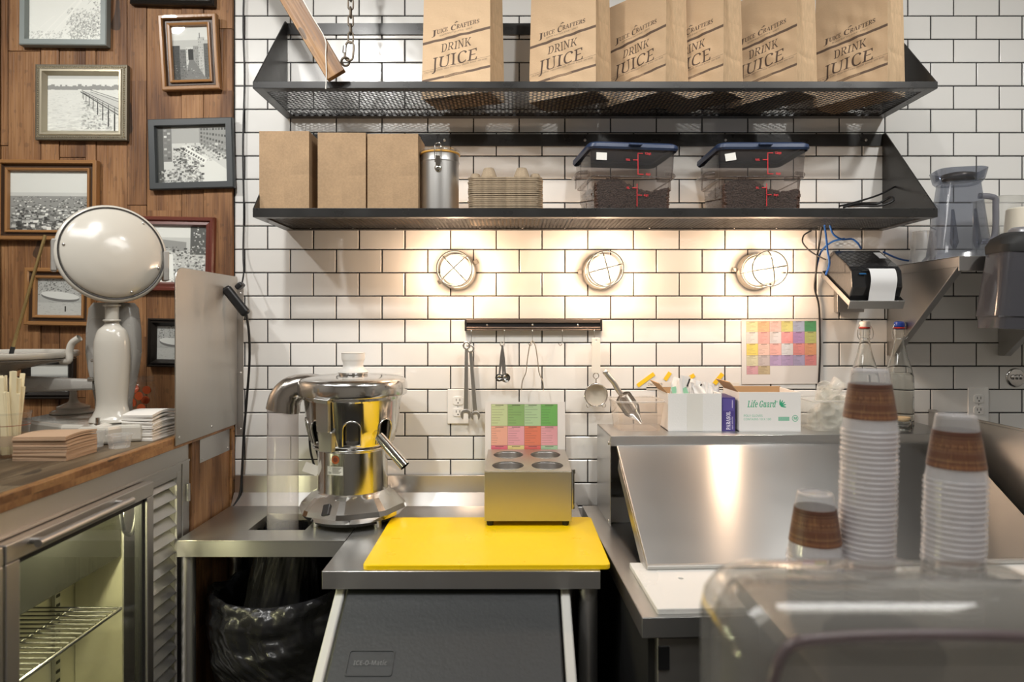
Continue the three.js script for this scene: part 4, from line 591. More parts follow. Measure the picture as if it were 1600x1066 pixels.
  part('scale_marks', [ln(0.012, 0.034, 0.012, 0.100), ln(0.012, 0.128, 0.012, 0.190), ln(0.012, 0.190, 0.026, 0.190), ln(-0.002, 0.170, 0.012, 0.170), ln(0.012, 0.128, 0.028, 0.128), ln(-0.002, 0.088, 0.012, 0.088), ln(0.012, 0.067, 0.026, 0.067)], M.red, g, 'red volume marks');
  [[0.042, 0.190], [-0.019, 0.170], [0.044, 0.129], [-0.016, 0.088], [0.040, 0.067]].forEach(([X, Y], i) => part('scale_text', new THREE.PlaneGeometry(0.03, 0.0115).translate(X, Y, zf(Y) + 0.001), marks[i], g, 'red volume figure'));
  return g;
}
const tubSticker = canvasTex(128, 96, (g, w, h) => { g.fillStyle = '#e8e6e0'; g.fillRect(0, 0, w, h); g.fillStyle = '#7b8a93'; for (let i = 0; i < 6; i++) g.fillRect(14 + i * 18, 18, 12, 30); g.fillStyle = '#9a9a98'; g.fillRect(14, 60, 90, 8); g.fillRect(14, 76, 60, 7); });
M.tubSticker = mat(rgb(1, 1, 1), 0.6, 0, { map: tubSticker });
{
  const a = beanTub('bean tub with a dark blue lid, nearer the cup carriers', 0.3417, 0.158, 0.12, 0.6, 3), b = beanTub('bean tub with a dark blue lid, nearer the shelf cables', 0.7431, 0.16, 0.0, 0.9, 9);
  for (const [t, r] of [[a, -0.02], [b, 0.16]]) { const p = part('sticker', bx(0.032, 0.022, 0.0006, 0, 0, 0, 0), M.tubSticker, t, 'small white sticker'); p.position.set(-0.1, 0.178, 0.1205); p.rotation.z = r; }
}
// cable coil on the lower shelf
solo('shelf_cable_coil', [tube([[1.0073, 1.8636, 0.2], [1.0628, 1.8786, 0.16], [1.1691, 1.9124, 0.12], [1.2449, 1.9472, 0.08]], 0.003, 40, 6), tube([[1.0097, 1.8562, 0.22], [1.063, 1.8715, 0.2], [1.1372, 1.8751, 0.18], [1.1663, 1.8914, 0.2], [1.1632, 1.8779, 0.22], [1.1277, 1.8621, 0.22], [1.0628, 1.8602, 0.22], [1.0429, 1.865, 0.18], [1.1135, 1.88, 0.14], [1.1438, 1.8705, 0.16]], 0.0035, 80, 6)], M.cable, 'loose black cable coil at the end of the lower shelf', 'cable');

// hanging bar and chain
{
  const g = thing('hanging_wooden_bar', 'worn wooden bar hanging at a slant in front of the upper shelf', 'wooden bar', [0, 0, 0]);
  const a = V(-0.519, 2.2181, 0.335), dir = V(80, 135, 0).multiplyScalar(-1).setX(-82).setY(138).normalize(), L = 0.62, gq = bx(0.0577, L, 0.022, 0, 0, 0, 0.002), ang = Math.atan2(dir.y, dir.x) - PI / 2;
  gq.applyMatrix4(new THREE.Matrix4().makeRotationZ(ang)); gq.translate(a.x + dir.x * L / 2, a.y + dir.y * L / 2, 0.335);
  const bt = woodTex(9, [0.50, 0.34, 0.15], [0.36, 0.23, 0.09], [0.60, 0.43, 0.21]); bt.repeat.set(2, 1.2);
  part('bar', gq, mat(rgb(1, 1, 1), 0.5, 0, { map: bt, bumpMap: boardBump, bumpScale: 0.001 }), g);
  const sm = mat(rgb(0.75, 0.73, 0.68), 0.8);
  part('string', tube([[-0.5465, 2.1757, 0.35], [-0.5447, 2.2145, 0.35], [-0.5459, 2.2747, 0.352], [-0.5469, 2.3152, 0.352], [-0.5847, 2.3835, 0.352], [-0.6179, 2.4425, 0.352], [-0.6732, 2.5421, 0.352], [-0.747, 2.6712, 0.352]], 0.0016, 90, 6), sm, g, 'white string');
  const up = a.clone().addScaledVector(dir, L * 0.97);
  part('hanger', rod(up, V(up.x, ROOM.top, up.z), 0.0016, 6), sm, g, 'white hanging string');
}
{
  const g = thing('hanging_chain', 'steel chain with a quick link hanging before the upper shelf rail', 'chain', [-0.5058, 2.364, 0.22]);
  const link = (w, h, r) => tube(Array.from({ length: 16 }, (_, i) => { const t = (i / 16) * 2 * PI, s = Math.sin(t), c = Math.cos(t); return V(c * w, s * w + Math.sign(Math.round(s * 100)) * (h - w), 0); }), r, 28, 6, true);
  const lg = link(0.0075, 0.0165, 0.0028); M.chain = mat(rgb(0.16, 0.13, 0.10), 0.45, 0.8);
  for (let i = 0; i * 0.0258 + 0.02 < ROOM.top - 2.364; i++) { const m = part('link', lg, M.chain, g); m.position.y = 0.0135 + i * 0.0258; m.rotation.y = i % 2 ? PI / 2 : 0.15; }
  part('quick_link', link(0.0125, 0.029, 0.0034).rotateZ(-0.08).translate(-0.004, -0.028, 0), M.chain, g);
  part('quick_link_nut', cyl(0.0062, 0.0062, 0.022, -0.0185, -0.022, 0, 6, 0, 0, -0.08), M.chrome, g, 'bright screw sleeve');
  part('ring', tor(0.012, 0.0035, -0.016, -0.06, 0, 0.5, 0.4, 0), M.chain, g);
}

// ---------------------------------------------------------------- bulkhead lamps
M.bulb = new THREE.MeshStandardMaterial({ color: 0x000000, emissive: rgb(1, 0.80, 0.55), emissiveIntensity: 3.2 });
M.lampMetal = mat(rgb(0.52, 0.49, 0.44), 0.35, 1);
function bulkhead(label, x, spin) {
  const g = thing('bulkhead_lamp', label, 'wall lamp', [x, 1.674, 0], 0, 'caged wall lamps in a row'); g.rotation.z = spin; const r = 0.055;
  const fwd = (geo) => geo.rotateX(PI / 2);
  part('base', fwd(lathe([[0, 0], [r + 0.006, 0], [r + 0.007, 0.006], [r + 0.002, 0.012], [r - 0.004, 0.022], [r - 0.002, 0.028], [r - 0.002, 0.036], [r - 0.008, 0.038], [0, 0.038]], 48)), M.lampMetal, g);
  for (const s of [-1, 1]) part('mounting_ear', [bx(0.02, 0.016, 0.006, s * (r + 0.011), 0, 0.004, 0.002), cyl(0.0045, 0.0045, 0.005, s * (r + 0.013), 0, 0.008, 10, PI / 2)], M.lampMetal, g);
  part('glass_jar', fwd(slathe([[r - 0.010, 0.036], [r - 0.008, 0.055], [r - 0.008, 0.13], [r - 0.016, 0.152], [r - 0.034, 0.162], [0, 0.165]], 40, 40)), M.clear, g, 'clear glass jar');
  part('bulb', fwd(slathe([[0.040, 0.042], [0.043, 0.06], [0.043, 0.125], [0.037, 0.146], [0.024, 0.156], [0, 0.159]], 28, 30)), M.bulb, g, 'glowing frosted inner globe');
  part('cage_ring', [tor(r + 0.001, 0.0022, 0, 0, 0.042), tor(r + 0.001, 0.0024, 0, 0, 0.146)], M.chrome, g);
  for (let k = 0; k < 4; k++) { const a = k * PI / 2 + 0.25, c = Math.cos(a), s = Math.sin(a), q = r + 0.001; part('cage_wire', tube([[c * q, s * q, 0.034], [c * q, s * q, 0.12], [c * q * 0.98, s * q * 0.98, 0.15], [c * q * 0.75, s * q * 0.75, 0.168], [c * q * 0.3, s * q * 0.3, 0.174], [0, 0, 0.174]], 0.0021, 30, 6), M.chrome, g); }
  const l = new THREE.PointLight(WARM, BULKHEAD_CANDELA, 0, 2); l.position.set(x, 1.674, 0.108); l.castShadow = true; l.shadow.radius = 1.4; scene.add(l);
}
bulkhead('caged wall lamp nearest the kraft boxes', -0.1935, 0.5);
bulkhead('caged wall lamp in the middle of the three', 0.2892, 0.0);
bulkhead('caged wall lamp nearest the receipt printer', 0.811, -0.1);

// ---------------------------------------------------------------- magnetic bar and hanging tools
{
  const x0 = -0.1703, x1 = 0.2932, y0 = 1.4741, y1 = 1.5119, h = y1 - y0;
  const g = thing('magnetic_bar', 'dark steel magnetic tool bar screwed to the tiles', 'tool bar', [0, 0, 0]);
  part('backing', bb(x0 + 0.006, x1 - 0.006, y0 + 0.004, y1 - 0.004, 0.0005, 0.016, 0.001), M.blackPlastic, g);
  const strip = mat(rgb(0.30, 0.24, 0.20), 0.4, 1);
  for (const [a, b] of [[0.72, 1], [0.02, 0.14], [0.2, 0.34]]) part('strip', bb(x0 + 0.006, x1 - 0.006, y0 + a * h, y0 + b * h, 0.002, 0.0215, 0.001), strip, g);
  for (const x of [x0, x1 - 0.007]) part('end_cap', bb(x, x + 0.007, y0 - 0.001, y1 + 0.001, 0.0005, 0.023, 0.0015), M.blackPlastic, g);
  for (const px of [-0.0948, 0.0582, 0.2112]) part('screw', sph(0.0042, px, y0 + 0.53 * h, 0.016, 1, 1, 0.6, 10, 8), M.chrome, g);
  const hookY = y0;
  const hooks = [[-0.1481, 0.05], [-0.0365, 0.045], [0.0579, 0.045], [0.1588, 0.045], [0.2661, 0.045]];
  hooks.forEach(([x, l]) => part('hook', tube([[x, hookY + 0.012, 0.012], [x, hookY, 0.022], [x, hookY - l * 0.6, 0.022], [x - 0.002, hookY - l, 0.026], [x - 0.008, hookY - l - 0.005, 0.034], [x - 0.014, hookY - l + 0.002, 0.042]], 0.0014, 30, 6), M.chrome, g, 'thin wire hook'));
}
function wrench(label, ax, ay, bx_, by, z, head) {     // ring end at a, open jaw at b
  const g = thing('spanner', label, 'spanner', [ax, ay, z], 0, 'spanners on the tool bar'), L = Math.hypot(bx_ - ax, by - ay); g.rotation.z = Math.atan2(by - ay, bx_ - ax) + PI / 2;
  const ringO = circ(0.0135, 0, 0, 28), ringI = circ(0.0075, 0, 0, 20);
  part('ring_end', ext(ringO, 0.005, 0.0012, [ringI]).translate(0, 0, -0.003), M.satin, g);
  part('shank', ext([[-0.0055, -0.011], [0.0055, -0.011], [0.0065, -L * 0.5], [0.0075, -L + 0.018], [-0.0075, -L + 0.018], [-0.0065, -L * 0.5]], 0.004, 0.001).translate(0, 0, -0.0025), M.satin, g);
  const s = new THREE.Shape(); const n = 22, q = head; for (let i = 0; i <= n; i++) { const a = PI * 1.5 + 0.55 + (i / n) * (2 * PI - 1.1); s[i ? 'lineTo' : 'moveTo'](q * Math.cos(a), q * Math.sin(a) - L); } s.lineTo(-q * 0.42, -L - q * 0.5); s.lineTo(-q * 0.42, -L + 0.002); s.quadraticCurveTo(0, -L + q * 0.42, q * 0.42, -L + 0.002); s.lineTo(q * 0.42, -L - q * 0.5); s.closePath();
  part('jaw', ext(s, 0.006, 0.001).translate(0, 0, -0.0035), M.satin, g);
  return g;
}
wrench('long steel spanner hanging over the wall outlet', -0.162, 1.4254, -0.1642, 1.1951, 0.046, 0.0185);
wrench('steel spanner slanting outwards beside the longer one', -0.1499, 1.4143, -0.1328, 1.1895, 0.034, 0.016);

{
  const g = thing('measuring_spoons', 'bunch of steel measuring spoons hanging from the tool bar', 'measuring spoons', [-0.0427, 1.4252, 0.042]);
  part('ring', tor(0.008, 0.0012, 0, 0.004, 0, 0, 0.5, 0), M.chrome, g);
  [[-0.10, 0.013, 0], [0.10, 0.0155, 0.004], [0.02, 0.012, -0.006]].forEach(([a, r, z]) => { const L = 0.108, q = (m) => { m.applyMatrix4(new THREE.Matrix4().makeRotationZ(a)); return m.translate(0, 0, z); }; const sp = part('spoon', [q(ext([[-0.003, 0], [0.003, 0], [0.0045, -L * 0.4], [0.003, -L + 0.01], [-0.003, -L + 0.01], [-0.0045, -L * 0.4]], 0.0016, 0.0005)), q(new THREE.SphereGeometry(r, 24, 12, 0, 2 * PI, 0, PI / 2).rotateX(-PI / 2).translate(0, -L, 0.0))], M.chrome, g); });
}
{
  const g = thing('wire_tongs', 'slim pair of wire tongs hanging from the middle hook', 'tongs', [0.0577, 1.4402, 0.04]);
  const wm = mat(rgb(0.55, 0.50, 0.42), 0.3, 1);
  for (const s of [-1, 1]) part('arm', tube([[0, 0.002, 0], [s * 0.008, -0.012, 0], [s * 0.018, -0.07, 0], [s * 0.022, -0.105, 0], [s * 0.034, -0.135, 0], [s * 0.037, -0.165, 0]], 0.0018, 40, 6), wm, g);
}
{
  const g = thing('small_strainer', 'small round strainer with a white handle below the tool bar', 'strainer', [0.2692, 1.4423, 0.045]);
  const hm = mat(rgb(0.72, 0.68, 0.60), 0.5);
  const hs = shape(rrect(0.0278, 0.118, 0.006).map(([x, y]) => [x, y - 0.05]), [circ(0.0035, 0, 0.0, 14)]);
  part('handle', ext(hs, 0.006, 0.001).translate(0, 0, -0.003), hm, g, 'flat white handle');
  part('neck', [tor(0.009, 0.0016, 0, -0.118, 0), rod(V(0, -0.127, 0), V(0, -0.145, 0), 0.002)], M.chrome, g);
  part('rim', tor(0.0375, 0.0024, 0, -0.182, 0), M.polished, g);
  part('mesh_bowl', new THREE.SphereGeometry(0.037, 36, 14, 0, 2 * PI, 0, PI / 2).scale(1, 0.55, 1).rotateX(-PI / 2).translate(0, -0.182, 0), mat(rgb(0.62, 0.56, 0.47), 0.6, 0.35, { bumpMap: tex(64, 64, (u, v) => { const s = 0.5 + 0.25 * Math.sin(u * 2 * PI * 16) + 0.25 * Math.sin(v * 2 * PI * 16); return [s, s, s]; }, { srgb: false, rx: 4, ry: 3 }), bumpScale: 0.001 }), g, 'fine wire mesh bowl');
  for (const s of [-1, 1]) part('rest_loop', tor(0.006, 0.0014, s * 0.026, -0.217, 0, 0, 0, s * 0.5, 2 * PI, 6, 20), M.chrome, g);
}
function outlet(label, x, y, w, h, z = 0.0004) {
  const g = thing('wall_outlet', label, 'outlet', [x, y, z], 0, 'wall outlets');
  part('plate', bx(w, h, 0.006, 0, 0, 0.003, 0.002), M.whitePlastic, g);
  for (const s of [-1, 1]) { const r = part('receptacle', ext(rrect(0.034, 0.028, 0.008), 0.002, 0.0004).translate(0, s * 0.0195, 0.006), M.whitePlastic, g); part('slots', [bx(0.0022, 0.008, 0.0006, -0.006, s * 0.0195 + 0.003, 0.0082, 0), bx(0.0022, 0.009, 0.0006, 0.006, s * 0.0195 + 0.003, 0.0082, 0), cyl(0.0025, 0.0025, 0.0006, 0, s * 0.0195 - 0.007, 0.0082, 12, PI / 2)], M.dark, r); }
  part('screw', sph(0.003, 0, 0, 0.006, 1, 1, 0.4, 8, 6), M.alu, g);
}
outlet('white wall outlet behind the hanging spanners', -0.1935, 1.2173, 0.072, 0.117);
outlet('white wall outlet above the steel side screen', 1.5699, 1.2239, 0.07, 0.115);
{
  const g = thing('round_wall_socket', 'round steel socket cover on the tiles below the bracket', 'socket', [1.6981, 1.3152, 0.0004]);
  part('cover', lathe([[0, 0.008], [0.026, 0.007], [0.032, 0.003], [0.0325, 0]], 36).rotateX(PI / 2), M.chrome, g);
  part('knobs', [-1, 0, 1].map((k) => sph(0.008, k * 0.013, 0.002, 0.01, 1, 1.1, 0.7, 14, 10)), M.polished, g);
}

// ---------------------------------------------------------------- paper charts and tape on the tiles
function chartTex(cols, rowsH, colours, w, h, grid) {
  return canvasTex(w, h, (g) => {
    const f = rng(6 + cols); g.fillStyle = '#e4e0dc'; g.fillRect(0, 0, w, h); const [gx, gy, gw, gh] = grid; let y = gy * h;
    colours.forEach((row, j) => { const rh = rowsH[j] * gh * h; let x = gx * w; row.forEach((c, i) => { const cw = (gw * w) / cols; if (c) { g.fillStyle = c; g.fillRect(x, y, cw, rh); g.strokeStyle = 'rgba(70,60,50,0.55)'; g.lineWidth = 1.5; g.strokeRect(x, y, cw, rh); g.fillStyle = 'rgba(30,25,25,0.65)'; g.fillRect(x + cw * 0.25, y + 3, cw * 0.5, 3.5); for (let k = 0; k < 7; k++) { const yy = y + 11 + k * (rh - 14) / 7; if (yy < y + rh - 4) { g.globalAlpha = 0.55; g.fillRect(x + 4, yy, rr(0.25, 0.8, f) * cw, 2); g.globalAlpha = 1; } } } x += cw; }); y += rh; });
    g.fillStyle = 'rgba(226,221,216,0.24)'; g.fillRect(0, 0, w, h);
  });
}
const sheetMat = (t) => mat(rgb(0.86, 0.86, 0.86), 0.22, 0, { map: t, clearcoat: 0.5, clearcoatRoughness: 0.15 });
{
  const t = chartTex(6, [0.2, 0.22, 0.22, 0.2, 0.16], [['#d8cf94', '#f3a878', '#e6b7b0', '#c8c46a', '#9aa9cf', '#2f8a4e'], ['#dcd6d0', '#ee9f98', '#d9d4d6', '#ef8f90', '#a57bbd', '#b6bd62'], ['#efd45a', '#ecc0b0', '#f0a9a0', '#d9dce2', '#e27f7f', '#e49563'], ['#d8d2a8', '#c2b4b4', '#b093c4', '#a88fc2', '#a39ac8', '#dd7a80'], ['#d898a4', '#bfa97e', null, null, null, null]], 512, 416, [0.06, 0.03, 0.86, 0.82]);
  const g = thing('wall_chart', 'laminated chart of pastel squares taped to the tiles under the printer', 'chart', [0.9059, 1.4033, 0.003]); g.rotation.z = 0.008;
  part('sheet', new THREE.BoxGeometry(0.2759, 0.2194, 0.0008), sheetMat(t), g);
}
{
  const t = chartTex(4, [0.34, 0.30, 0.20, 0.16], [['#b7c98a', '#6fa04e', '#9cc389', '#4f9f3a'], ['#e69a7e', '#df8f9a', '#d9603f', '#e0919a'], ['#e0566a', '#e3d27e', '#df524c', '#9cc79a'], ['#ecb84a', '#ef8f8a', '#eab84c', '#5da04e']], 448, 336, [0.075, 0.03, 0.83, 0.86]);
  const g = thing('counter_chart', 'laminated chart of green and red squares behind the four-hole unit', 'chart', [0.0333, 1.11, 0.03]); g.rotation.x = -0.05;
  part('sheet', new THREE.BoxGeometry(0.2683, 0.25, 0.0012), sheetMat(t), g);
}
{
  M.tape = mat(rgb(0.80, 0.52, 0.02), 0.5); const strip = (label, x0, y0, x1, y1, w) => { const m = solo('yellow_tape', bx(Math.hypot(x1 - x0, y1 - y0), w, 0.0006, 0, 0, 0, 0), M.tape, label, 'tape', 'yellow tape strips on the tiles'); m.position.set((x0 + x1) / 2, (y0 + y1) / 2, 0.0024); m.rotation.z = Math.atan2(y1 - y0, x1 - x0); };
  strip('long slanting strip of yellow tape above the clear scoop tub', 0.4149, 1.2871, 0.4714, 1.3284, 0.0135);
  strip('short strip of yellow tape above the near end of the white carton', 0.5084, 1.3067, 0.5257, 1.3327, 0.0135);
  strip('strip of yellow tape above the middle of the white carton', 0.58, 1.3067, 0.6083, 1.324, 0.0135);
  strip('strip of yellow tape nearest the pastel chart', 0.6756, 1.2936, 0.7039, 1.3284, 0.0145);
  const lab = (txt, label, x, y, w, h) => { const t = canvasTex(256, 64, (g, cw, ch) => { g.fillStyle = '#d9d2c6'; g.fillRect(0, 0, cw, ch); g.fillStyle = '#1d1b1a'; g.font = '30px sans-serif'; g.fillText(txt, 12, 30); g.fillRect(0, 42, cw, 12); }); const m = solo('shelf_label', new THREE.BoxGeometry(w, h, 0.0006), mat(rgb(1, 1, 1), 0.6, 0, { map: t }), label, 'label', 'lettered labels on the tiles'); m.position.set(x, y, 0.0017); };
  lab('Check Goch', 'lettered paper label beside the scoop tub', 0.4868, 1.287, 0.0826, 0.0261); lab('for GALL', 'lettered paper label beside the pastel chart', 0.7259, 1.287, 0.0674, 0.0217);
}

// ---------------------------------------------------------------- steel work tables
const TT = 0.891;                                      // height of the steel tables
const TA = { x0: -0.948, x1: -0.476, z: 0.41 }, TB = { x0: -0.474, x1: 0.209, z: 0.645 };
{
  const g = thing('steel_work_table', 'steel work table with a rectangular chute hole under the juicer', 'table', [0, 0, 0]);
  const s = shape([[TA.x0, 0.004], [TA.x1, 0.004], [TA.x1, TA.z], [TA.x0, TA.z]], [[[-0.786, 0.14], [-0.618, 0.14], [-0.618, 0.312], [-0.786, 0.312]]]);
  const t = ext(s, 0.002, 0.0004); t.rotateX(PI / 2); t.translate(0, TT, 0); part('top', uvm(t), M.steel, g);
  part('front_lip', bb(TA.x0, TA.x1, TT - 0.046, TT, TA.z - 0.003, TA.z, 0.0012), M.steel, g);
  part('side_lip', bb(TA.x0, TA.x0 + 0.003, TT - 0.046, TT, 0.004, TA.z, 0.001), M.steel, g);
  part('hole_hem', [bb(-0.79, -0.614, TT - 0.02, TT - 0.002, 0.137, 0.14, 0.0005), bb(-0.79, -0.614, TT - 0.02, TT - 0.002, 0.312, 0.315, 0.0005), bb(-0.789, -0.786, TT - 0.02, TT - 0.002, 0.14, 0.312, 0.0005), bb(-0.618, -0.615, TT - 0.02, TT - 0.002, 0.14, 0.312, 0.0005)], M.steelDull, g);
  part('backsplash', [bb(TA.x0 + 0.003, TA.x1, TT + 0.036, 0.987, 0.003, 0.02, 0.002), place(bx(TA.x1 - TA.x0 - 0.003, 0.05, 0.002, 0, 0, 0, 0.0005), (TA.x0 + TA.x1) / 2, TT + 0.018, 0.034, -0.62, 0, 0)], M.steel, g, 'steel upstand against the tiles');
  for (const [x, z] of [[-0.925, 0.385], [-0.93, 0.05]]) { const l = part('leg', rod(V(x, 0.02, z), V(x, TT - 0.003, z), 0.019, 20), M.steelDull, g); part('foot', lathe([[0, 0], [0.022, 0], [0.02, 0.022]], 20).translate(x, 0, z), M.blackPlastic, l); }
}
{
  const g = thing('ice_bin_table', 'steel table top over the ice bin, carrying the yellow board', 'table', [0, 0, 0]);
  part('top', bb(TB.x0, TB.x1, TT - 0.002, TT, 0.004, TB.z, 0.0006), M.steel, g);
  part('front_lip', bb(TB.x0, TB.x1, TT - 0.044, TT, TB.z - 0.003, TB.z + 0.0005, 0.0012), M.steel, g);
  part('backsplash', [bb(TB.x0, -0.03, TT + 0.036, 0.987, 0.003, 0.02, 0.002), place(bx(-0.03 - TB.x0, 0.05, 0.002, 0, 0, 0, 0.0005), (TB.x0 - 0.03) / 2, TT + 0.018, 0.034, -0.62, 0, 0)], M.steel, g, 'steel upstand against the tiles');
  for (const x of [TB.x0, TB.x1 - 0.003]) part('side_lip', bb(x, x + 0.003, TT - 0.044, TT, 0.004, TB.z, 0.001), M.steel, g);
  for (const x of [0.182]) for (const z of [0.61, 0.06]) part('leg', rod(V(x, 0, z), V(x, TT - 0.003, z), 0.024, 24), M.steelDull, g);
  for (const x of [-0.466]) part('leg', rod(V(x, 0, 0.05), V(x, TT - 0.003, 0.05), 0.019, 20), M.steelDull, g);
}
{
  const g = thing('ice_bin', 'ice bin with a sloping charcoal lid below the yellow board', 'ice bin', [0, 0, 0]);
  const x0 = -0.445, x1 = 0.135, top = [0.858, 0.575], bot = [0.60, 0.985];
  const bodyM = mat(rgb(0.16, 0.16, 0.155), 0.5), lidM = mat(rgb(0.0165, 0.019, 0.021), 0.5, 0, { bumpMap: paperBump, bumpScale: 0.0008 });
  const side = ext([[0.1, 0.02], [0.1, top[0] - 0.012], [top[1] - 0.03, top[0] - 0.012], [bot[1] - 0.04, bot[0] - 0.03], [bot[1] - 0.04, 0.02]], x1 - x0 - 0.02, 0.003); side.rotateY(-PI / 2); side.translate(x1 - 0.01, 0, 0);
  part('body', uvm(side), bodyM, g, 'grey bin body');
  const ang = Math.atan2(bot[1] - top[1], top[0] - bot[0]), L = Math.hypot(bot[1] - top[1], top[0] - bot[0]), my = (top[0] + bot[0]) / 2, mz = (top[1] + bot[1]) / 2, w = x1 - x0 - 0.056;
  const sl = (geo) => place(geo, (x0 + x1) / 2, my, mz, -ang, 0, 0);   // local y up the slope, local z out of it
  const lid = part('lid', sl(uvm(new RoundedBoxGeometry(w, L - 0.02, 0.022, 3, 0.006))), lidM, g, 'sloping charcoal lid');
  part('name_plate', sl(ext(shape(rrect(0.105, 0.062, 0.006), [rrect(0.099, 0.056, 0.005)]), 0.0016, 0.0005).translate(-w / 2 + 0.092, L / 2 - 0.245, 0.0108)), lidM, lid, 'raised name plate border');
  const tx = canvasTex(256, 64, (c, cw, ch) => { c.fillStyle = '#000'; c.fillRect(0, 0, cw, ch); c.fillStyle = '#fff'; c.font = 'bold 40px sans-serif'; c.textAlign = 'center'; c.fillText('ICE-O-Matic', cw / 2, 46, cw - 10); }); tx.colorSpace = THREE.NoColorSpace;
  part('name', sl(new THREE.PlaneGeometry(0.085, 0.026).translate(-w / 2 + 0.092, L / 2 - 0.245, 0.0125)), mat(rgb(0.10, 0.105, 0.11), 0.5, 0, { alphaMap: tx, transparent: true }), lid, 'moulded lettering');
  const rail = mat(rgb(0.50, 0.50, 0.48), 0.45);
  for (const s of [-1, 1]) part('side_rail', sl(bx(0.024, L + 0.01, 0.02, s * (w / 2 + 0.017), 0, 0, 0.006)), rail, g, 'pale grey lid rail');
  part('hinge_rail', sl(bx(w + 0.01, 0.016, 0.02, 0, L / 2 + 0.002, 0, 0.003)), M.alu, g);
}
{
  const m = solo('yellow_cutting_board', place(ext(rrect(0.612, 0.415, 0.014), 0.009, 0.002).rotateX(-PI / 2), 0, 0.002, 0), mat(rgb(0.86, 0.575, 0.004), 0.42, 0, { roughnessMap: scuffRough, bumpMap: tex(256, 256, (u, v) => { const s = 0.6 * fbm(u * 9, v * 9, 9, 9, 4) + 0.4 * (vnoise(u * 60, v * 8, 60, 8)); return [s, s, s]; }, { srgb: false, rx: 3, ry: 3 }), bumpScale: 0.0003 }), 'large yellow plastic cutting board on the steel table', 'cutting board');
  m.position.set(-0.072, TT + 0.0002, 0.43); m.rotation.y = 0.008;
}

// ---------------------------------------------------------------- four-hole condiment unit
{
  const x0 = -0.09, x1 = 0.1649, zf = 0.32, zb = 0.055, yb = 0.92, yf = 1.0651, yt = yf + 0.014, cx = (x0 + x1) / 2, w = x1 - x0, d = zf - zb;
  const g = thing('condiment_well_unit', 'steel box with four round wells standing on the yellow board', 'condiment unit', [cx, 0, 0]);
  const slope = Math.atan2(yt - yf, d), L = Math.hypot(d, yt - yf), holes = []; const hr = 0.0475;
  for (const sx of [-1, 1]) for (const sz of [-1, 1]) holes.push(circ(hr, sx * 0.0595, sz * 0.066 - 0.003, 48));
  const tp = ext(shape([[-w / 2, -L / 2], [w / 2, -L / 2], [w / 2, L / 2], [-w / 2, L / 2]], holes), 0.0015, 0.0005); tp.rotateX(-PI / 2); place(tp, 0, (yf + yt) / 2, (zf + zb) / 2, slope, 0, 0);
  M.steelSoft = mat(rgb(0.56, 0.55, 0.52), 0.45, 1, { roughnessMap: brushedRough, anisotropy: 0.4 });
  part('top', uvm(tp), M.steelSoft, g, 'top plate with four round holes');
  part('front', bb(-w / 2, w / 2, yb, yf, zf - 0.002, zf + 0.0005, 0.0008), M.steelSoft, g);
  part('back', bb(-w / 2, w / 2, yb, yt, zb, zb + 0.002, 0.0008), M.steelSoft, g);
  for (const x of [-w / 2, w / 2 - 0.0015]) { const e = ext([[zb, yb], [zf, yb], [zf, yf], [zb, yt]], 0.0015, 0.0004); e.rotateY(-PI / 2); e.translate(x + 0.0015, 0, 0); part('side', uvm(e), M.steelSoft, g); }
  part('bottom', bb(-w / 2, w / 2, yb, yb + 0.002, zb, zf, 0), M.steelDull, g);
  for (const sx of [-1, 1]) for (const sz of [-1, 1]) { const zz = (zf + zb) / 2 - (sz * 0.066 - 0.003), yy = (yf + yt) / 2 - (zz - (zf + zb) / 2) * Math.tan(slope); part('well', lathe([[0, -0.11], [hr - 0.006, -0.11], [hr - 0.002, -0.10], [hr, -0.002], [hr + 0.002, 0.001]], 40).translate(sx * 0.0595, yy, zz), M.steelDull, g, 'round steel well'); }
  part('top_tabs', [bx(0.04, 0.001, 0.006, -0.05, yf + 0.001, zf - 0.004, 0), bx(0.04, 0.001, 0.006, 0.055, yf + 0.001, zf - 0.004, 0)], M.white, g, 'small white stickers');
  const FT = TT + 0.0133; for (const [x, z, y0] of [[-w / 2 + 0.016, zf - 0.016, FT], [w / 2 - 0.016, zf - 0.016, FT], [-w / 2 + 0.016, zb + 0.02, TT], [w / 2 - 0.016, zb + 0.02, TT]]) part('foot', cyl(0.0085, 0.0115, yb - y0, x, (yb + y0) / 2, z, 20), M.rubber, g, 'black rubber foot');
  part('side_pipe', [rod(V(w / 2 + 0.008, yb + 0.02, zf - 0.06), V(w / 2 + 0.008, yf - 0.018, zf - 0.06), 0.006, 14), cyl(0.008, 0.008, 0.012, w / 2 + 0.008, yf - 0.012, zf - 0.06, 16), bx(0.02, 0.01, 0.01, w / 2 + 0.004, yb + 0.03, zf - 0.06, 0.002)], M.chrome, g, 'thin upright pipe');
}

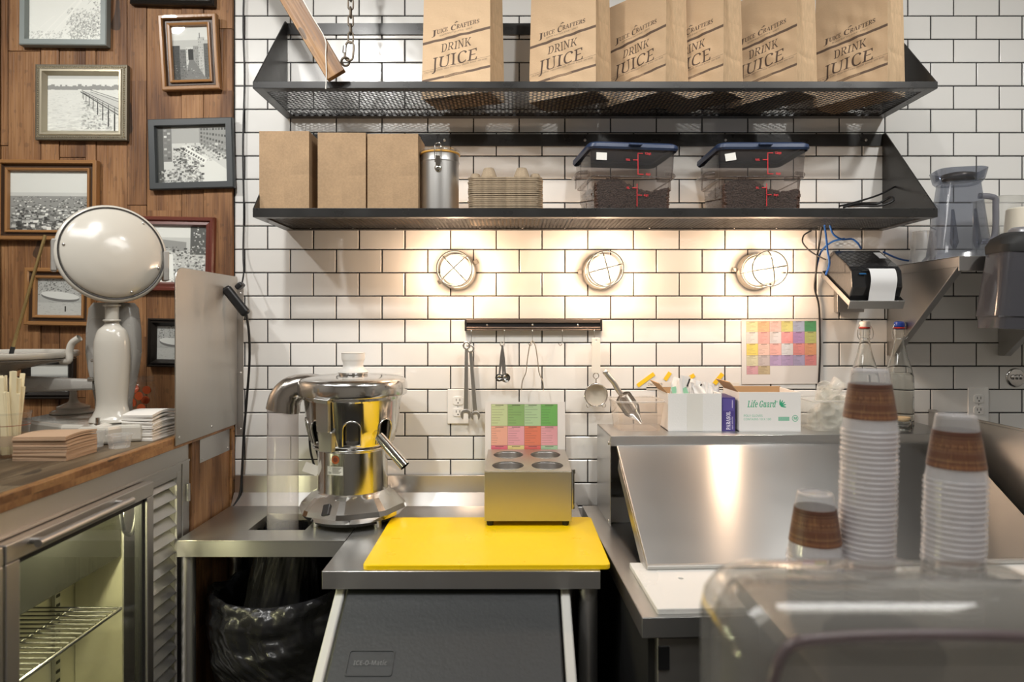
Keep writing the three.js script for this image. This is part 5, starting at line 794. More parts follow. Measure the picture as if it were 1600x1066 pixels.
// ---------------------------------------------------------------- juicer
{
  const g = thing('centrifugal_juicer', 'polished steel juicer with a faceted base and clear pulp chute', 'juicer', [-0.503, TT, 0.2]);
  // faceted base
  const oct = (r, y, n = 8, rot = PI / 2) => Array.from({ length: n }, (_, i) => { const a = rot + (i * 2 * PI) / n; return [r * Math.cos(a), y, r * Math.sin(a)]; });
  const facet = (r, y) => { const o = []; const p = oct(r, y, 8, PI / 2); for (let i = 0; i < 8; i++) { const a = p[i], b = p[(i + 1) % 8], c = p[(i + 7) % 8]; const m = (s, t, k) => s.map((v, q) => v + (t[q] - v) * k); o.push(m(a, c, 0.10), m(a, b, 0.10)); for (const k of [0.3, 0.5, 0.7]) o.push(m(a, b, k)); } return o; };
  const round = (r, y) => facet(r, y).map(([x, , z]) => { const a = Math.atan2(z, x); return [r * Math.cos(a), y, r * Math.sin(a)]; });
  part('base', loft([round(0.135, 0.022), round(0.149, 0.026), facet(0.169, 0.042), facet(0.163, 0.056), facet(0.13, 0.088), round(0.112, 0.096), round(0.108, 0.1)], true, true, 0.22), M.polished, g, 'eight-sided polished base');
  for (const a of [0.7, 2.45, 3.9, 5.5]) part('foot', cyl(0.012, 0.014, 0.024, 0.118 * Math.cos(a), 0.012, 0.118 * Math.sin(a), 18), M.alu, g);
  part('underside', cyl(0.128, 0.128, 0.012, 0, 0.018, 0, 40), M.rubber, g, 'black underside');
  part('switch', [place(bx(0.024, 0.036, 0.008, 0, 0, 0, 0.003), -0.046, 0.066, 0.137, -0.75, -0.36, 0)], M.blackPlastic, g, 'black rocker switch');
  // motor body
  part('motor_housing', lathe([[0.106, 0.096], [0.107, 0.10], [0.106, 0.104], [0.106, 0.222], [0.1085, 0.226], [0.12, 0.228], [0.122, 0.232], [0.12, 0.236], [0, 0.236]], 72), M.polished, g);
  // bowl with arched openings
  const bowl = lathe([[0.118, 0.238], [0.126, 0.246], [0.138, 0.29], [0.147, 0.375], [0.151, 0.38], [0.151, 0.388], [0.143, 0.388], [0.143, 0.375], [0.134, 0.29], [0.122, 0.248], [0.114, 0.24], [0.118, 0.238]], 96);
  const arch = new THREE.Shape(); arch.moveTo(-0.026, 0); arch.lineTo(0.026, 0); arch.lineTo(0.026, 0.048); arch.absarc(0, 0.048, 0.026, 0, PI, false); arch.closePath();
  let brush = new Brush(mergeVertices(bowl.toNonIndexed().deleteAttribute('uv').deleteAttribute('normal'), 1e-5)); brush.geometry.computeVertexNormals(); brush.geometry.setAttribute('uv', new THREE.BufferAttribute(new Float32Array(brush.geometry.attributes.position.count * 2), 2)); brush.updateMatrixWorld();
  const ev = new Evaluator(); ev.useGroups = false;
  for (const a of [-1.15, -0.62, 0.2, 0.98, 2.4]) { const ag = new THREE.ExtrudeGeometry(arch, { depth: 0.12, bevelEnabled: false, curveSegments: 16 }).translate(0, 0.249, 0.08).rotateY(a); const b2 = new Brush(ag); b2.updateMatrixWorld(); brush = ev.evaluate(brush, b2, SUBTRACTION); brush.updateMatrixWorld(); }
  let bg = brush.geometry.clone(); bg = toCreasedNormals(bg, 0.6); part('bowl', uvm(bg), M.polished, g, 'bowl skirt with arched openings');
  const rb = (y) => (y < 0.29 ? 0.126 + 0.012 * (y - 0.246) / 0.044 : 0.138 + 0.009 * (y - 0.29) / 0.085);
  for (const a of [-1.15, -0.62, 0.2, 0.98, 2.4]) { const pts = [[-0.026, 0.249], [-0.026, 0.275], [-0.026, 0.297]]; for (let k = 1; k < 10; k++) pts.push([-0.026 * Math.cos((k * PI) / 10), 0.297 + 0.026 * Math.sin((k * PI) / 10)]); pts.push([0.026, 0.297], [0.026, 0.275], [0.026, 0.249]); part('arch_bead', tube(pts.map(([x, y]) => { const r = rb(y) + 0.0005, t = a + Math.asin(x / r); return V(r * Math.sin(t), y, r * Math.cos(t)); }), 0.0028, 50, 6), M.polished, g, 'raised bead around an arched opening'); }
  part('inner_bowl', lathe([[0.10, 0.238], [0.108, 0.25], [0.126, 0.372], [0.12, 0.374]], 64), M.polished, g);
  // lid
  const lid = part('lid', slathe([[0.152, 0.388], [0.163, 0.389], [0.166, 0.396], [0.166, 0.418], [0.162, 0.432], [0.150, 0.441], [0.12, 0.446], [0.06, 0.449], [0.044, 0.452], [0.043, 0.456], [0, 0.456]], 80, 90), M.polished, g, 'polished lid');
  part('feed_pusher', slathe([[0, 0.456], [0.043, 0.456], [0.043, 0.461], [0.034, 0.469], [0.0305, 0.478], [0.0325, 0.49], [0.0355, 0.498], [0.0358, 0.514], [0.034, 0.518], [0, 0.519]], 40, 60), mat(rgb(0.74, 0.72, 0.68), 0.35, 0, { transmission: 0.2, thickness: 0 }), g, 'white plastic pusher');
  // clamp on the front
  part('clamp', [place(bx(0.040, 0.098, 0.018, 0, 0, 0, 0.004), -0.05, 0.343, 0.150, 0.05, -0.33, 0), place(bx(0.048, 0.014, 0.024, 0, 0, 0, 0.003), -0.05, 0.388, 0.158, 0.3, -0.33, 0)], M.satin, g, 'front clamp');
  part('clamp_foot', place(bx(0.046, 0.062, 0.022, 0, 0, 0, 0.005), -0.045, 0.265, 0.133, 0.08, -0.33, 0), M.satin, g);
  // juice spout
  const sp = [V(0.10, 0.275, 0.10), V(0.182, 0.192, 0.13)], dir = sp[1].clone().sub(sp[0]).normalize(), spg = new THREE.CylinderGeometry(0.0145, 0.0155, 0.12, 28, 1, true); spg.applyQuaternion(new THREE.Quaternion().setFromUnitVectors(V(0, -1, 0), dir)); spg.translate((sp[0].x + sp[1].x) / 2, (sp[0].y + sp[1].y) / 2, (sp[0].z + sp[1].z) / 2);
  part('spout', spg, mat(rgb(0.7, 0.69, 0.67), 0.12, 1, { side: THREE.DoubleSide }), g, 'slanting juice spout');
  // pulp elbow and chute
  const elbow = []; const path = new THREE.CatmullRomCurve3([V(-0.10, 0.41, 0.0), V(-0.15, 0.412, 0.0), V(-0.185, 0.402, 0.01), V(-0.205, 0.376, 0.015), V(-0.212, 0.34, 0.018)]);
  for (let i = 0; i <= 16; i++) { const t = i / 16, p = path.getPoint(t), tg = path.getTangent(t), nrm = V(-tg.y, tg.x, 0).normalize(); const hh = 0.036 + 0.014 * t, ww = 0.048 + 0.002 * t; elbow.push(rrect(2 * hh, 2 * ww, 0.026 + 0.02 * t, 5).map(([a, b]) => [p.x + nrm.x * a, p.y + nrm.y * a, p.z + b])); }
  part('pulp_elbow', loft(elbow, false, false, 0.8), mat(rgb(0.52, 0.48, 0.44), 0.24, 1, { roughnessMap: scuffRough, side: THREE.DoubleSide }), g, 'curved steel pulp elbow');
  part('pulp_chute', new THREE.CylinderGeometry(0.0465, 0.0465, 0.42, 48, 1, true).translate(-0.212, 0.14, 0.018), mat(rgb(0.88, 0.85, 0.84), 0.16, 0, { transmission: 0.8, thickness: 0, ior: 1.45 }), g, 'translucent pulp chute');
  part('round_sticker', new THREE.CylinderGeometry(0.1066, 0.1066, 0.027, 12, 1, true, -0.27 - 0.127, 0.254).translate(0, 0.205, 0), mat(rgb(1, 1, 1), 0.4, 0, { transparent: true, map: canvasTex(128, 128, (c) => { c.fillStyle = '#c85a12'; c.fillRect(0, 0, 128, 128); c.beginPath(); c.arc(64, 64, 62, 0, 7); c.fill(); c.fillStyle = '#8a2a10'; c.beginPath(); c.arc(64, 64, 34, 0, 7); c.fill(); c.fillStyle = '#f1c24a'; c.font = 'bold 30px sans-serif'; c.textAlign = 'center'; c.fillText('★', 64, 76); }), alphaMap: (() => { const t = canvasTex(128, 128, (c) => { c.fillStyle = '#000'; c.fillRect(0, 0, 128, 128); c.fillStyle = '#fff'; c.beginPath(); c.arc(64, 64, 60, 0, 7); c.fill(); }); t.colorSpace = THREE.NoColorSpace; return t; })() }), g, 'round orange sticker');
  part('rating_label', new THREE.CylinderGeometry(0.1066, 0.1066, 0.026, 16, 1, true, -0.29 - 0.25, 0.5).translate(0, 0.172, 0), mat(rgb(1, 1, 1), 0.45, 0, { map: canvasTex(256, 128, (c) => { c.fillStyle = '#c9c9c4'; c.fillRect(0, 0, 256, 128); c.fillStyle = '#3a3a3a'; c.strokeRect(4, 4, 248, 120); c.beginPath(); c.arc(40, 40, 18, 0, 7); c.stroke(); for (let i = 0; i < 5; i++) { c.fillRect(90, 20 + i * 18, 140 - 20 * (i % 3), 8); } c.fillRect(18, 84, 56, 8); c.fillRect(18, 100, 56, 8); }) }), g, 'grey rating label');
  part('power_cord', tube([[-0.09, 0.10, -0.06], [-0.13, 0.13, -0.07], [-0.15, 0.2, -0.06], [-0.155, 0.26, -0.07], [-0.14, 0.16, -0.12], [-0.12, 0.02, -0.14]], 0.0035, 60, 8), M.cable, g);
  part('warning_tag', place(bx(0.046, 0.03, 0.001, 0, 0, 0, 0), -0.118, 0.165, 0.04, 0, 0.3, -0.42), mat(rgb(1, 1, 1), 0.5, 0, { map: canvasTex(128, 84, (c) => { c.fillStyle = '#d8d4cf'; c.fillRect(0, 0, 128, 84); c.fillStyle = '#b8252b'; c.beginPath(); c.arc(16, 18, 8, 0, 7); c.arc(16, 62, 8, 0, 7); c.fill(); c.fillStyle = '#8f8a86'; for (let i = 0; i < 6; i++) c.fillRect(34, 12 + i * 11, 80 - 14 * (i % 2), 4); }) }), g, 'white paper warning tag');
}

// ---------------------------------------------------------------- waste bin under the table
{
  const g = thing('waste_bin', 'round waste bin lined with a black bag under the work table', 'waste bin', [-0.72, 0, 0.22]), f = rng(90);
  const bagM = mat(rgb(0.016, 0.016, 0.018), 0.26, 0, { side: THREE.DoubleSide });
  part('bin', lathe([[0, 0.005], [0.14, 0.005], [0.145, 0.015], [0.182, 0.66], [0.19, 0.665], [0.19, 0.68], [0.178, 0.68], [0.138, 0.02]], 48), M.blackPlastic, g);
  const ph = Array.from({ length: 12 }, () => rr(0, 6.28, f));
  const wr = (a, y) => 0.5 * Math.sin(7 * a + ph[0] + 9 * y) + 0.35 * Math.sin(13 * a + ph[1] - 21 * y) + 0.3 * Math.sin(3 * a + 60 * y + ph[2]) + 0.3 * Math.abs(Math.sin(19 * a + 8 * Math.sin(14 * y + ph[3]))) + 0.4 * (fbm(a * 6 + 20, y * 30 + 7, 256, 256, 3) - 0.5) * 2;
  part('liner', surf(160, 70, (u, v) => { const a = u * 2 * PI; let r, y; if (v < 0.25) { const t = v / 0.25; r = 0.135 + 0.04 * t; y = 0.56 + 0.13 * t; } else if (v < 0.36) { const t = (v - 0.25) / 0.11; r = 0.175 + 0.022 * t; y = 0.69 + 0.012 * Math.sin(t * PI); } else { const t = (v - 0.36) / 0.64; r = 0.199 - 0.02 * t + 0.012 * Math.sin(t * PI); y = 0.69 - 0.28 * t - 0.02 * Math.sin(3 * a + ph[5]) * t; } const w = wr(u < 1 ? a : 0, y) + (v < 0.25 ? 0 : 1.1 * (1 - Math.abs(2 * fbm((u % 1) * 9, y * 26 + 4, 9, 256, 3) - 1)) - 0.8); const k = v < 0.25 ? 0.004 : 0.012; return [(r + k * w) * Math.cos(a), y + 0.006 * w, (r + k * w) * Math.sin(a)]; }), bagM, g, 'shiny black bag liner');
  part('liner_neck', surf(110, 40, (u, v) => { const a = u * 2 * PI, y = 0.57 + 0.30 * v, r = 0.12 - 0.045 * v + 0.012 * wr(u < 1 ? a : 0, y * 0.35) * (1 - 0.4 * v); return [0.02 * v + r * Math.cos(a), y, r * Math.sin(a) + 0.004 * v]; }), bagM, g, 'gathered bag rising to the chute');
}

// ---------------------------------------------------------------- refrigerated prep table
const PREP = new THREE.Group();                        // only used to turn the local points below into place
PREP.position.set(0.222, 0, 0.055); PREP.rotation.y = 0.045; PREP.updateMatrixWorld();
{
  const g = thing('prep_fridge', 'refrigerated steel prep table with a sloping hinged lid', 'prep table', [0.222, 0, 0.055], 0.045);
  const W = 1.13;
  part('worktop', [bb(0, W, 0.892, 0.894, 0, 0.862, 0.0005)], M.steel, g);
  part('front_lip', bb(0, W, 0.852, 0.894, 0.859, 0.8625, 0.001), M.steel, g);
  part('side_lip', bb(0, 0.003, 0.852, 0.894, 0, 0.862, 0.001), M.steel, g);
  part('cabinet', bb(0.02, W - 0.02, 0.06, 0.852, 0.0, 0.825, 0.002), mat(rgb(0.018, 0.018, 0.018), 0.5), g, 'black cabinet side');
  const dm = part('door', bb(0.035, 0.58, 0.1, 0.845, 0.826, 0.85, 0.003), M.steelDull, g, 'steel cabinet door'); part('door_handle', bb(0.036, 0.06, 0.78, 0.83, 0.848, 0.853, 0.001), M.blackPlastic, dm);
  const dm2 = part('door', bb(0.59, W - 0.03, 0.1, 0.845, 0.826, 0.85, 0.003), M.steelDull, g, 'steel cabinet door');
  // riser
  part('riser', [bb(0.05, 0.053, 0.894, 1.165, 0.0, 0.235, 0.0008), bb(W - 0.003, W, 0.894, 1.165, 0.0, 0.235, 0.0008), bb(0.05, W, 0.894, 1.165, 0.0, 0.003, 0.0005)], M.steel, g, 'steel riser');
  part('riser_top', [bb(0.05, W, 1.161, 1.165, 0, 0.245, 0.001), bb(0.05, W, 1.135, 1.165, 0.242, 0.2455, 0.001)], M.steel, g, 'steel riser top with a turned-down lip');
  part('pan_rail', [bb(0.053, W - 0.003, 0.97, 0.974, 0.003, 0.20, 0.0006), bb(0.053, W - 0.003, 0.895, 0.974, 0.197, 0.20, 0.0006)], M.steelDull, g, 'steel pan rail behind the lid');
  for (const y of [0.905, 1.14]) part('screw', sph(0.006, 0.049, y, 0.215, 0.5, 1, 1, 10, 8), M.alu, g);
  // sloping lid, one brushed sheet folded at the sides
  const a = [1.134, 0.25], b = [0.912, 0.628], L = Math.hypot(a[0] - b[0], b[1] - a[1]), ang = Math.atan2(b[1] - a[1], a[0] - b[0]);
  const sl = (q) => place(q, (0.066 + 1.105) / 2, (a[0] + b[0]) / 2, (a[1] + b[1]) / 2, -ang, 0, 0), w = 1.105 - 0.066;
  const lid = part('lid', sl(uvm(new RoundedBoxGeometry(w, L, 0.012, 2, 0.003))), M.steel, g, 'sloping brushed steel lid');
  part('lid_side', sl(bb(-w / 2 - 0.001, -w / 2 + 0.001, -L / 2 + 0.004, L / 2 - 0.05, -0.04, -0.004, 0.0005)), M.steel, lid); part('lid_side', sl(bb(w / 2 - 0.001, w / 2 + 0.001, -L / 2 + 0.004, L / 2 - 0.05, -0.04, -0.004, 0.0005)), M.steel, lid);
  part('lid_hem', sl(bb(-w / 2, w / 2, -L / 2 - 0.003, -L / 2 + 0.006, -0.010, 0.007, 0.002)), M.alu, lid);
}
{
  const m = solo('white_cutting_board', ext(shape(rrect(1.06, 0.275, 0.004), [circ(0.006, -0.432, 0.03, 16)]), 0.009, 0.0015).rotateX(-PI / 2).translate(0, 0.0015, 0), mat(rgb(0.76, 0.75, 0.72), 0.4, 0, { roughnessMap: scuffRough }), 'long white cutting board along the front of the prep table', 'cutting board');
  const p = V(0.565, 0.8942, 0.712).applyMatrix4(PREP.matrixWorld); m.position.copy(p); m.rotation.y = 0.045;
}
{
  const g = thing('steel_side_screen', 'upright dark steel screen closing the end of the prep table', 'screen', [0, 0, 0]);
  part('sheet', bb(1.402, 1.405, 0.6, 1.2065, 0.003, 0.95, 0.001), M.steelDull, g);
  part('top_hem', bb(1.4005, 1.4065, 1.2, 1.208, 0.003, 0.95, 0.002), M.steelDull, g);
  part('wall_flange', bb(1.405, 1.43, 0.6, 1.2065, 0.0025, 0.005, 0.001), M.steelDull, g);
  part('foot_panel', bb(1.4, 1.43, 0, 0.6, 0.003, 0.95, 0.002), M.dark, g);
}

// ---------------------------------------------------------------- things on the riser
const RT = 1.1652;
{
  const g = thing('scoop_tub', 'clear plastic tub with a steel scoop at the end of the riser', 'tub', [0.3841, RT, 0.145], 0.06);
  const ring = (w, d, y, r = 0.015) => rrect(w, d, r, 4).map(([a, b]) => [a, y, b]);
  part('tub', loft([ring(0.125, 0.13, 0.001), ring(0.148, 0.155, 0.092)], true, false, 0.5), mat(rgb(0.92, 0.86, 0.80), 0.12, 0, { transmission: 0.88, thickness: 0, ior: 1.45 }), g, 'clear tub');
  part('rim', tube(rrect(0.15, 0.157, 0.016, 4).map(([a, b]) => V(a, 0.092, b)), 0.0032, 80, 6, true), M.clearHaze, g);
}
{
  const g = thing('steel_scoop', 'cast steel scoop standing handle-up in the clear tub', 'scoop', [0.4025, RT + 0.012, 0.15]); g.rotation.set(0, 0.15, 0.62);
  const sc = []; for (let i = 0; i <= 12; i++) { const t = i / 12, r = 0.028 * Math.sqrt(Math.min(1, (1 - t) * 6)) * (0.9 + 0.1 * t), y = 0.008 + t * 0.125; sc.push([r, y]); }
  part('blade', surf(28, 24, (u, v) => { const a = PI * 0.08 + u * PI * 0.84 + PI; const y = 0.004 + v * 0.12, r = 0.029 * Math.min(1, 0.25 + v * 2.2) * Math.sqrt(Math.min(1, (1 - v) * 7 + 0.02)), side = Math.abs(u - 0.5) * 2; return [r * Math.cos(a), y + 0.02 * side * side * (1 - v), r * Math.sin(a) + 0.012]; }), mat(rgb(0.62, 0.6, 0.57), 0.25, 1, { side: THREE.DoubleSide, roughnessMap: scuffRough }), g);
  part('handle', tube([[0, 0.122, 0.004], [0, 0.145, 0.006], [0.002, 0.165, 0.007], [0, 0.19, 0.006], [0, 0.205, 0.004]], 0.0085, 40, 12), M.alu, g);
  part('handle_end', sph(0.0098, 0, 0.207, 0.004, 1, 0.9, 1), M.alu, g);
}
M.carton = mat(rgb(0.70, 0.69, 0.67), 0.75, 0, { bumpMap: paperBump, bumpScale: 0.0003 });
M.cartonInside = mat(rgb(0.42, 0.26, 0.13), 0.85);
function carton(name, label, x0, x1, h, zf, d, face, flaps) {
  const w = x1 - x0, t = 0.003, g = thing(name, label, 'carton', [(x0 + x1) / 2, RT, zf - d / 2]);
  part('front', new THREE.BoxGeometry(w, h, t).translate(0, h / 2, d / 2 - t / 2), face ? [M.carton, M.carton, M.carton, M.carton, face, M.cartonInside] : M.carton, g);
  part('back', bb(-w / 2, w / 2, 0, h + 0.004, -d / 2, -d / 2 + t, 0.0005), M.cartonInside, g, 'brown inside');
  for (const s of [-1, 1]) part('side', bb(s > 0 ? w / 2 - t : -w / 2, s > 0 ? w / 2 : -w / 2 + t, 0, h, -d / 2 + t, d / 2 - t, 0.0005), M.carton, g);
  part('bottom', bb(-w / 2, w / 2, 0, t, -d / 2, d / 2, 0.0005), M.carton, g);
  if (flaps) part('flap', bx(0.003, 0.05, d * 0.85, -w / 2 - 0.010, h + 0.012, 0, 0.0005, 0, 0, 0.75), M.cartonInside, g, 'folded-out flap');
  return g;
}
{
  const g = carton('white_carton', 'plain white carton full of packets on the riser', 0.4726, 0.6377, 1.2825 - RT, 0.21, 0.16, null, true);
  part('packing_tape', bb(-0.024, 0.024, 0.001, 1.2825 - RT - 0.001, 0.0802, 0.0806, 0), mat(rgb(0.66, 0.645, 0.60), 0.3), g, 'translucent packing tape');
  const f = rng(61), pk = mat(rgb(0.78, 0.77, 0.75), 0.5, 0, { side: THREE.DoubleSide }), gn = mat(rgb(0.30, 0.62, 0.42), 0.5), dk = mat(rgb(0.03, 0.03, 0.035), 0.5);
  [[-0.064, 0.052, 0.3], [-0.046, 0.06, 0.16], [-0.026, 0.038, 0.05], [-0.008, 0.046, 0.3], [0.014, 0.03, -0.2], [0.036, 0.036, 0.22], [0.056, 0.022, 0.3]].forEach(([x, up, rot], i) => {
    const p = thing('sealed_packet', ['white packet with a green corner nearest the scoop tub', 'tall white packet with a black seal in the white carton', 'low white packet with a green corner in the white carton', 'white packet with a dark fold in the middle of the carton', 'white packet leaning away in the white carton', 'crumpled white packet nearer the purple box', 'lowest white packet beside the purple box'][i], 'packet', [0.5767 + x, RT + 0.108, 0.13 + rr(-0.025, 0.03, f)], 0.15, 'packets in the white carton'); p.rotation.z = -rot;
    const q = [rr(0, 6, f), rr(0, 6, f)]; const sheet = (s) => surf(10, 12, (u, v) => [(u - 0.5) * 0.042 * (1 - 0.1 * v), -0.06 + v * (0.06 + up), s * 0.007 * Math.sin(PI * u) * (1 - v * 0.8) + 0.004 * Math.sin(u * 9 + q[0] + v * 8) + 0.006 * v * v * Math.sin(q[1])]);
    part('pouch', [sheet(1), sheet(-1)], pk, p);
    if (i === 0 || i === 2) part('corner', bx(0.016, 0.022, 0.001, -0.012, 0.01, 0.0105, 0, 0, 0, 0.5), gn, p, 'green printed corner');
    if (i === 1 || i === 3) part('seal', bx(0.005, 0.026, 0.001, 0.012, up - 0.02, 0.0095, 0, 0, 0, -0.2), dk, p, 'black seal');
  });
}
{
  const t = canvasTex(96, 256, (g, w, h) => { g.fillStyle = '#4a3f7e'; g.fillRect(0, 0, w, h); g.fillStyle = '#5a4f92'; g.fillRect(8, 10, w - 16, 90); g.fillStyle = '#e9e4ee'; g.save(); g.translate(62, 246); g.rotate(-PI / 2); g.font = 'bold 40px serif'; g.fillText('PARASOL', 0, 0, 140); g.font = '13px sans-serif'; g.fillText('paper umbrellas', 4, 18); g.restore(); g.fillStyle = '#cfc8dd'; g.fillRect(74, 20, 4, 60); });
  const pm = mat(rgb(0.085, 0.065, 0.22), 0.4), g = thing('purple_box', 'narrow purple box marked PARASOL between the two white cartons', 'box', [0.6636, RT, 0.14], -0.05);
  part('box', new THREE.BoxGeometry(0.0407, 1.2695 - RT, 0.13).translate(0, (1.2695 - RT) / 2, 0), [pm, pm, pm, pm, mat(rgb(1, 1, 1), 0.4, 0, { map: t }), pm], g);
}
{
  const t = canvasTex(512, 320, (g, w, h) => {
    g.fillStyle = '#dcdad7'; g.fillRect(0, 0, w, h); g.fillStyle = '#2f9c72'; g.font = 'italic bold 74px serif'; g.fillText('Life Guard', 66, 122, 236);
    g.font = '18px sans-serif'; g.fillText('®', 306, 84); g.save(); g.translate(338, 112); for (let i = 0; i < 5; i++) { g.save(); g.rotate(-1.5 + i * 0.42); g.beginPath(); g.ellipse(30, 0, 24, 5.5, 0, 0, 7); g.fill(); g.restore(); } g.restore();
    g.globalAlpha = 0.75; g.font = '26px sans-serif'; g.fillText('POLY GLOVES', 36, 200, 210); g.fillText('CONTAINS 10 X 100', 36, 228, 270); g.globalAlpha = 1; for (let i = 0; i < 22; i++) g.fillRect(326 + i * 4.2, 200, 2.6, 32); g.lineWidth = 4; g.strokeStyle = '#2f9c72'; g.beginPath(); g.arc(466, 212, 24, 0, 7); g.stroke(); g.font = 'bold 32px sans-serif'; g.fillText('M', 452, 223);
  });
  carton('glove_carton', 'white carton with green Life Guard lettering on the riser', 0.6905, 0.8799, 1.2869 - RT, 0.215, 0.165, mat(rgb(1, 1, 1), 0.7, 0, { map: t }), true);
}
{
  const g = thing('lid_tub', 'clear plastic tub heaped with small clear containers', 'tub', [0.9909, RT, 0.14]);
  const ring = (w, d, y, r = 0.015) => rrect(w, d, r, 4).map(([a, b]) => [a, y, b]);
  part('tub', loft([ring(0.135, 0.14, 0.001), ring(0.155, 0.16, 0.094)], true, false, 0.5), mat(rgb(0.96, 0.955, 0.93), 0.1, 0, { transmission: 0.88, thickness: 0, ior: 1.45 }), g, 'clear tub');
  part('rim', tube(rrect(0.157, 0.162, 0.016, 4).map(([a, b]) => V(a, 0.094, b)), 0.0032, 80, 6, true), M.clearHaze, g);
  const f = rng(71), lm = mat(rgb(0.975, 0.975, 0.96), 0.05, 0, { transmission: 0.85, thickness: 0, ior: 1.5 });
  const cg = lathe([[0, 0.0], [0.018, 0.0], [0.020, 0.003], [0.025, 0.034], [0.0235, 0.038], [0.021, 0.036], [0.016, 0.008], [0, 0.007]], 20);
  for (let i = 0; i < 26; i++) { const lv = i < 8 ? 0.022 : i < 17 ? 0.058 : i < 23 ? 0.094 : 0.122, sp = i < 17 ? 0.036 : i < 23 ? 0.042 : 0.026; const m = solo('clear_pot', cg, lm, i < 17 ? 'small clear glass pot lying inside the clear tub' : 'small clear glass pot heaped above the rim of its tub', 'pot', 'small clear pots in the tub'); m.position.set(g.position.x + rr(-1, 1, f) * sp, RT + lv + rr(-0.004, 0.006, f), 0.14 + rr(-1, 1, f) * sp); m.rotation.set(rr(0.8, 2.3, f), rr(0, 6, f), rr(0, 1, f)); m.geometry = cg; }
}
function bottle(label, x, z, capMat, capLabel, capped) {
  const g = thing('swing_top_bottle', label, 'bottle', [x, RT, z], 0, 'glass swing-top bottles'), h = 0.318;
  part('glass', slathe([[0, 0.004], [0.036, 0.001], [0.042, 0.005], [0.0425, 0.02], [0.0425, 0.14], [0.041, 0.165], [0.033, 0.2], [0.022, 0.24], [0.0155, 0.275], [0.0145, 0.295], [0.0165, 0.298], [0.0165, h], [0.0130, h], [0.0125, 0.296], [0.0130, 0.275], [0.0195, 0.24], [0.0305, 0.2], [0.0385, 0.165], [0.040, 0.14], [0.040, 0.02], [0.038, 0.010], [0, 0.010]], 44, 200), M.glass, g, 'clear glass bottle');
  part('water', lathe([[0, 0.0095], [0.0382, 0.0095], [0.0402, 0.02], [0.0402, 0.14], [0.0387, 0.165], [0.0362, 0.175], [0, 0.175]], 44), M.water, g, 'clear water');
  part('stopper', slathe([[0, h - 0.004], [0.012, h - 0.004], [0.0135, h + 0.004], [0.0155, h + 0.006], [0.0155, h + 0.017], [0.012, h + 0.022], [0, h + 0.023]], 28, 40), capMat, g, capLabel);
  part('seal', tor(0.0135, 0.003, 0, h + 0.001, 0, PI / 2, 0, 0), mat(rgb(0.5, 0.03, 0.02), 0.5), g, 'red rubber seal');
  for (const s of [-1, 1]) part('swing_wire', tube([[s * 0.016, h + 0.012, 0], [s * 0.024, h - 0.004, 0.003], [s * 0.023, h - 0.03, 0.004], [s * 0.016, h - 0.036, 0]], 0.0013, 24, 6), M.chrome, g);
  part('neck_wire', tor(0.0162, 0.0014, 0, h - 0.034, 0, PI / 2), M.chrome, g);
  return g;
}
bottle('swing-top water bottle with a white stopper behind the tall cup column', 1.1258, 0.12, M.whitePlastic, 'white stopper');
bottle('swing-top water bottle with a blue cap beside the corked jar', 1.2427, 0.11, mat(rgb(0.012, 0.05, 0.34), 0.35), 'blue cap');
{
  const g = thing('corked_jar', 'tiny glass jar with a cork lying in front of the blue-capped bottle', 'jar', [1.204, RT, 0.195]);
  part('glass', lathe([[0, 0.0], [0.026, 0.0], [0.027, 0.002], [0.027, 0.026], [0.024, 0.03], [0.024, 0.036], [0.0225, 0.036], [0.0225, 0.03], [0.025, 0.026], [0.025, 0.004], [0, 0.004]], 32), M.glass, g);
  part('cork', cyl(0.021, 0.023, 0.012, 0, 0.037, 0, 28), mat(rgb(0.52, 0.38, 0.22), 0.85), g, 'flat cork');
}

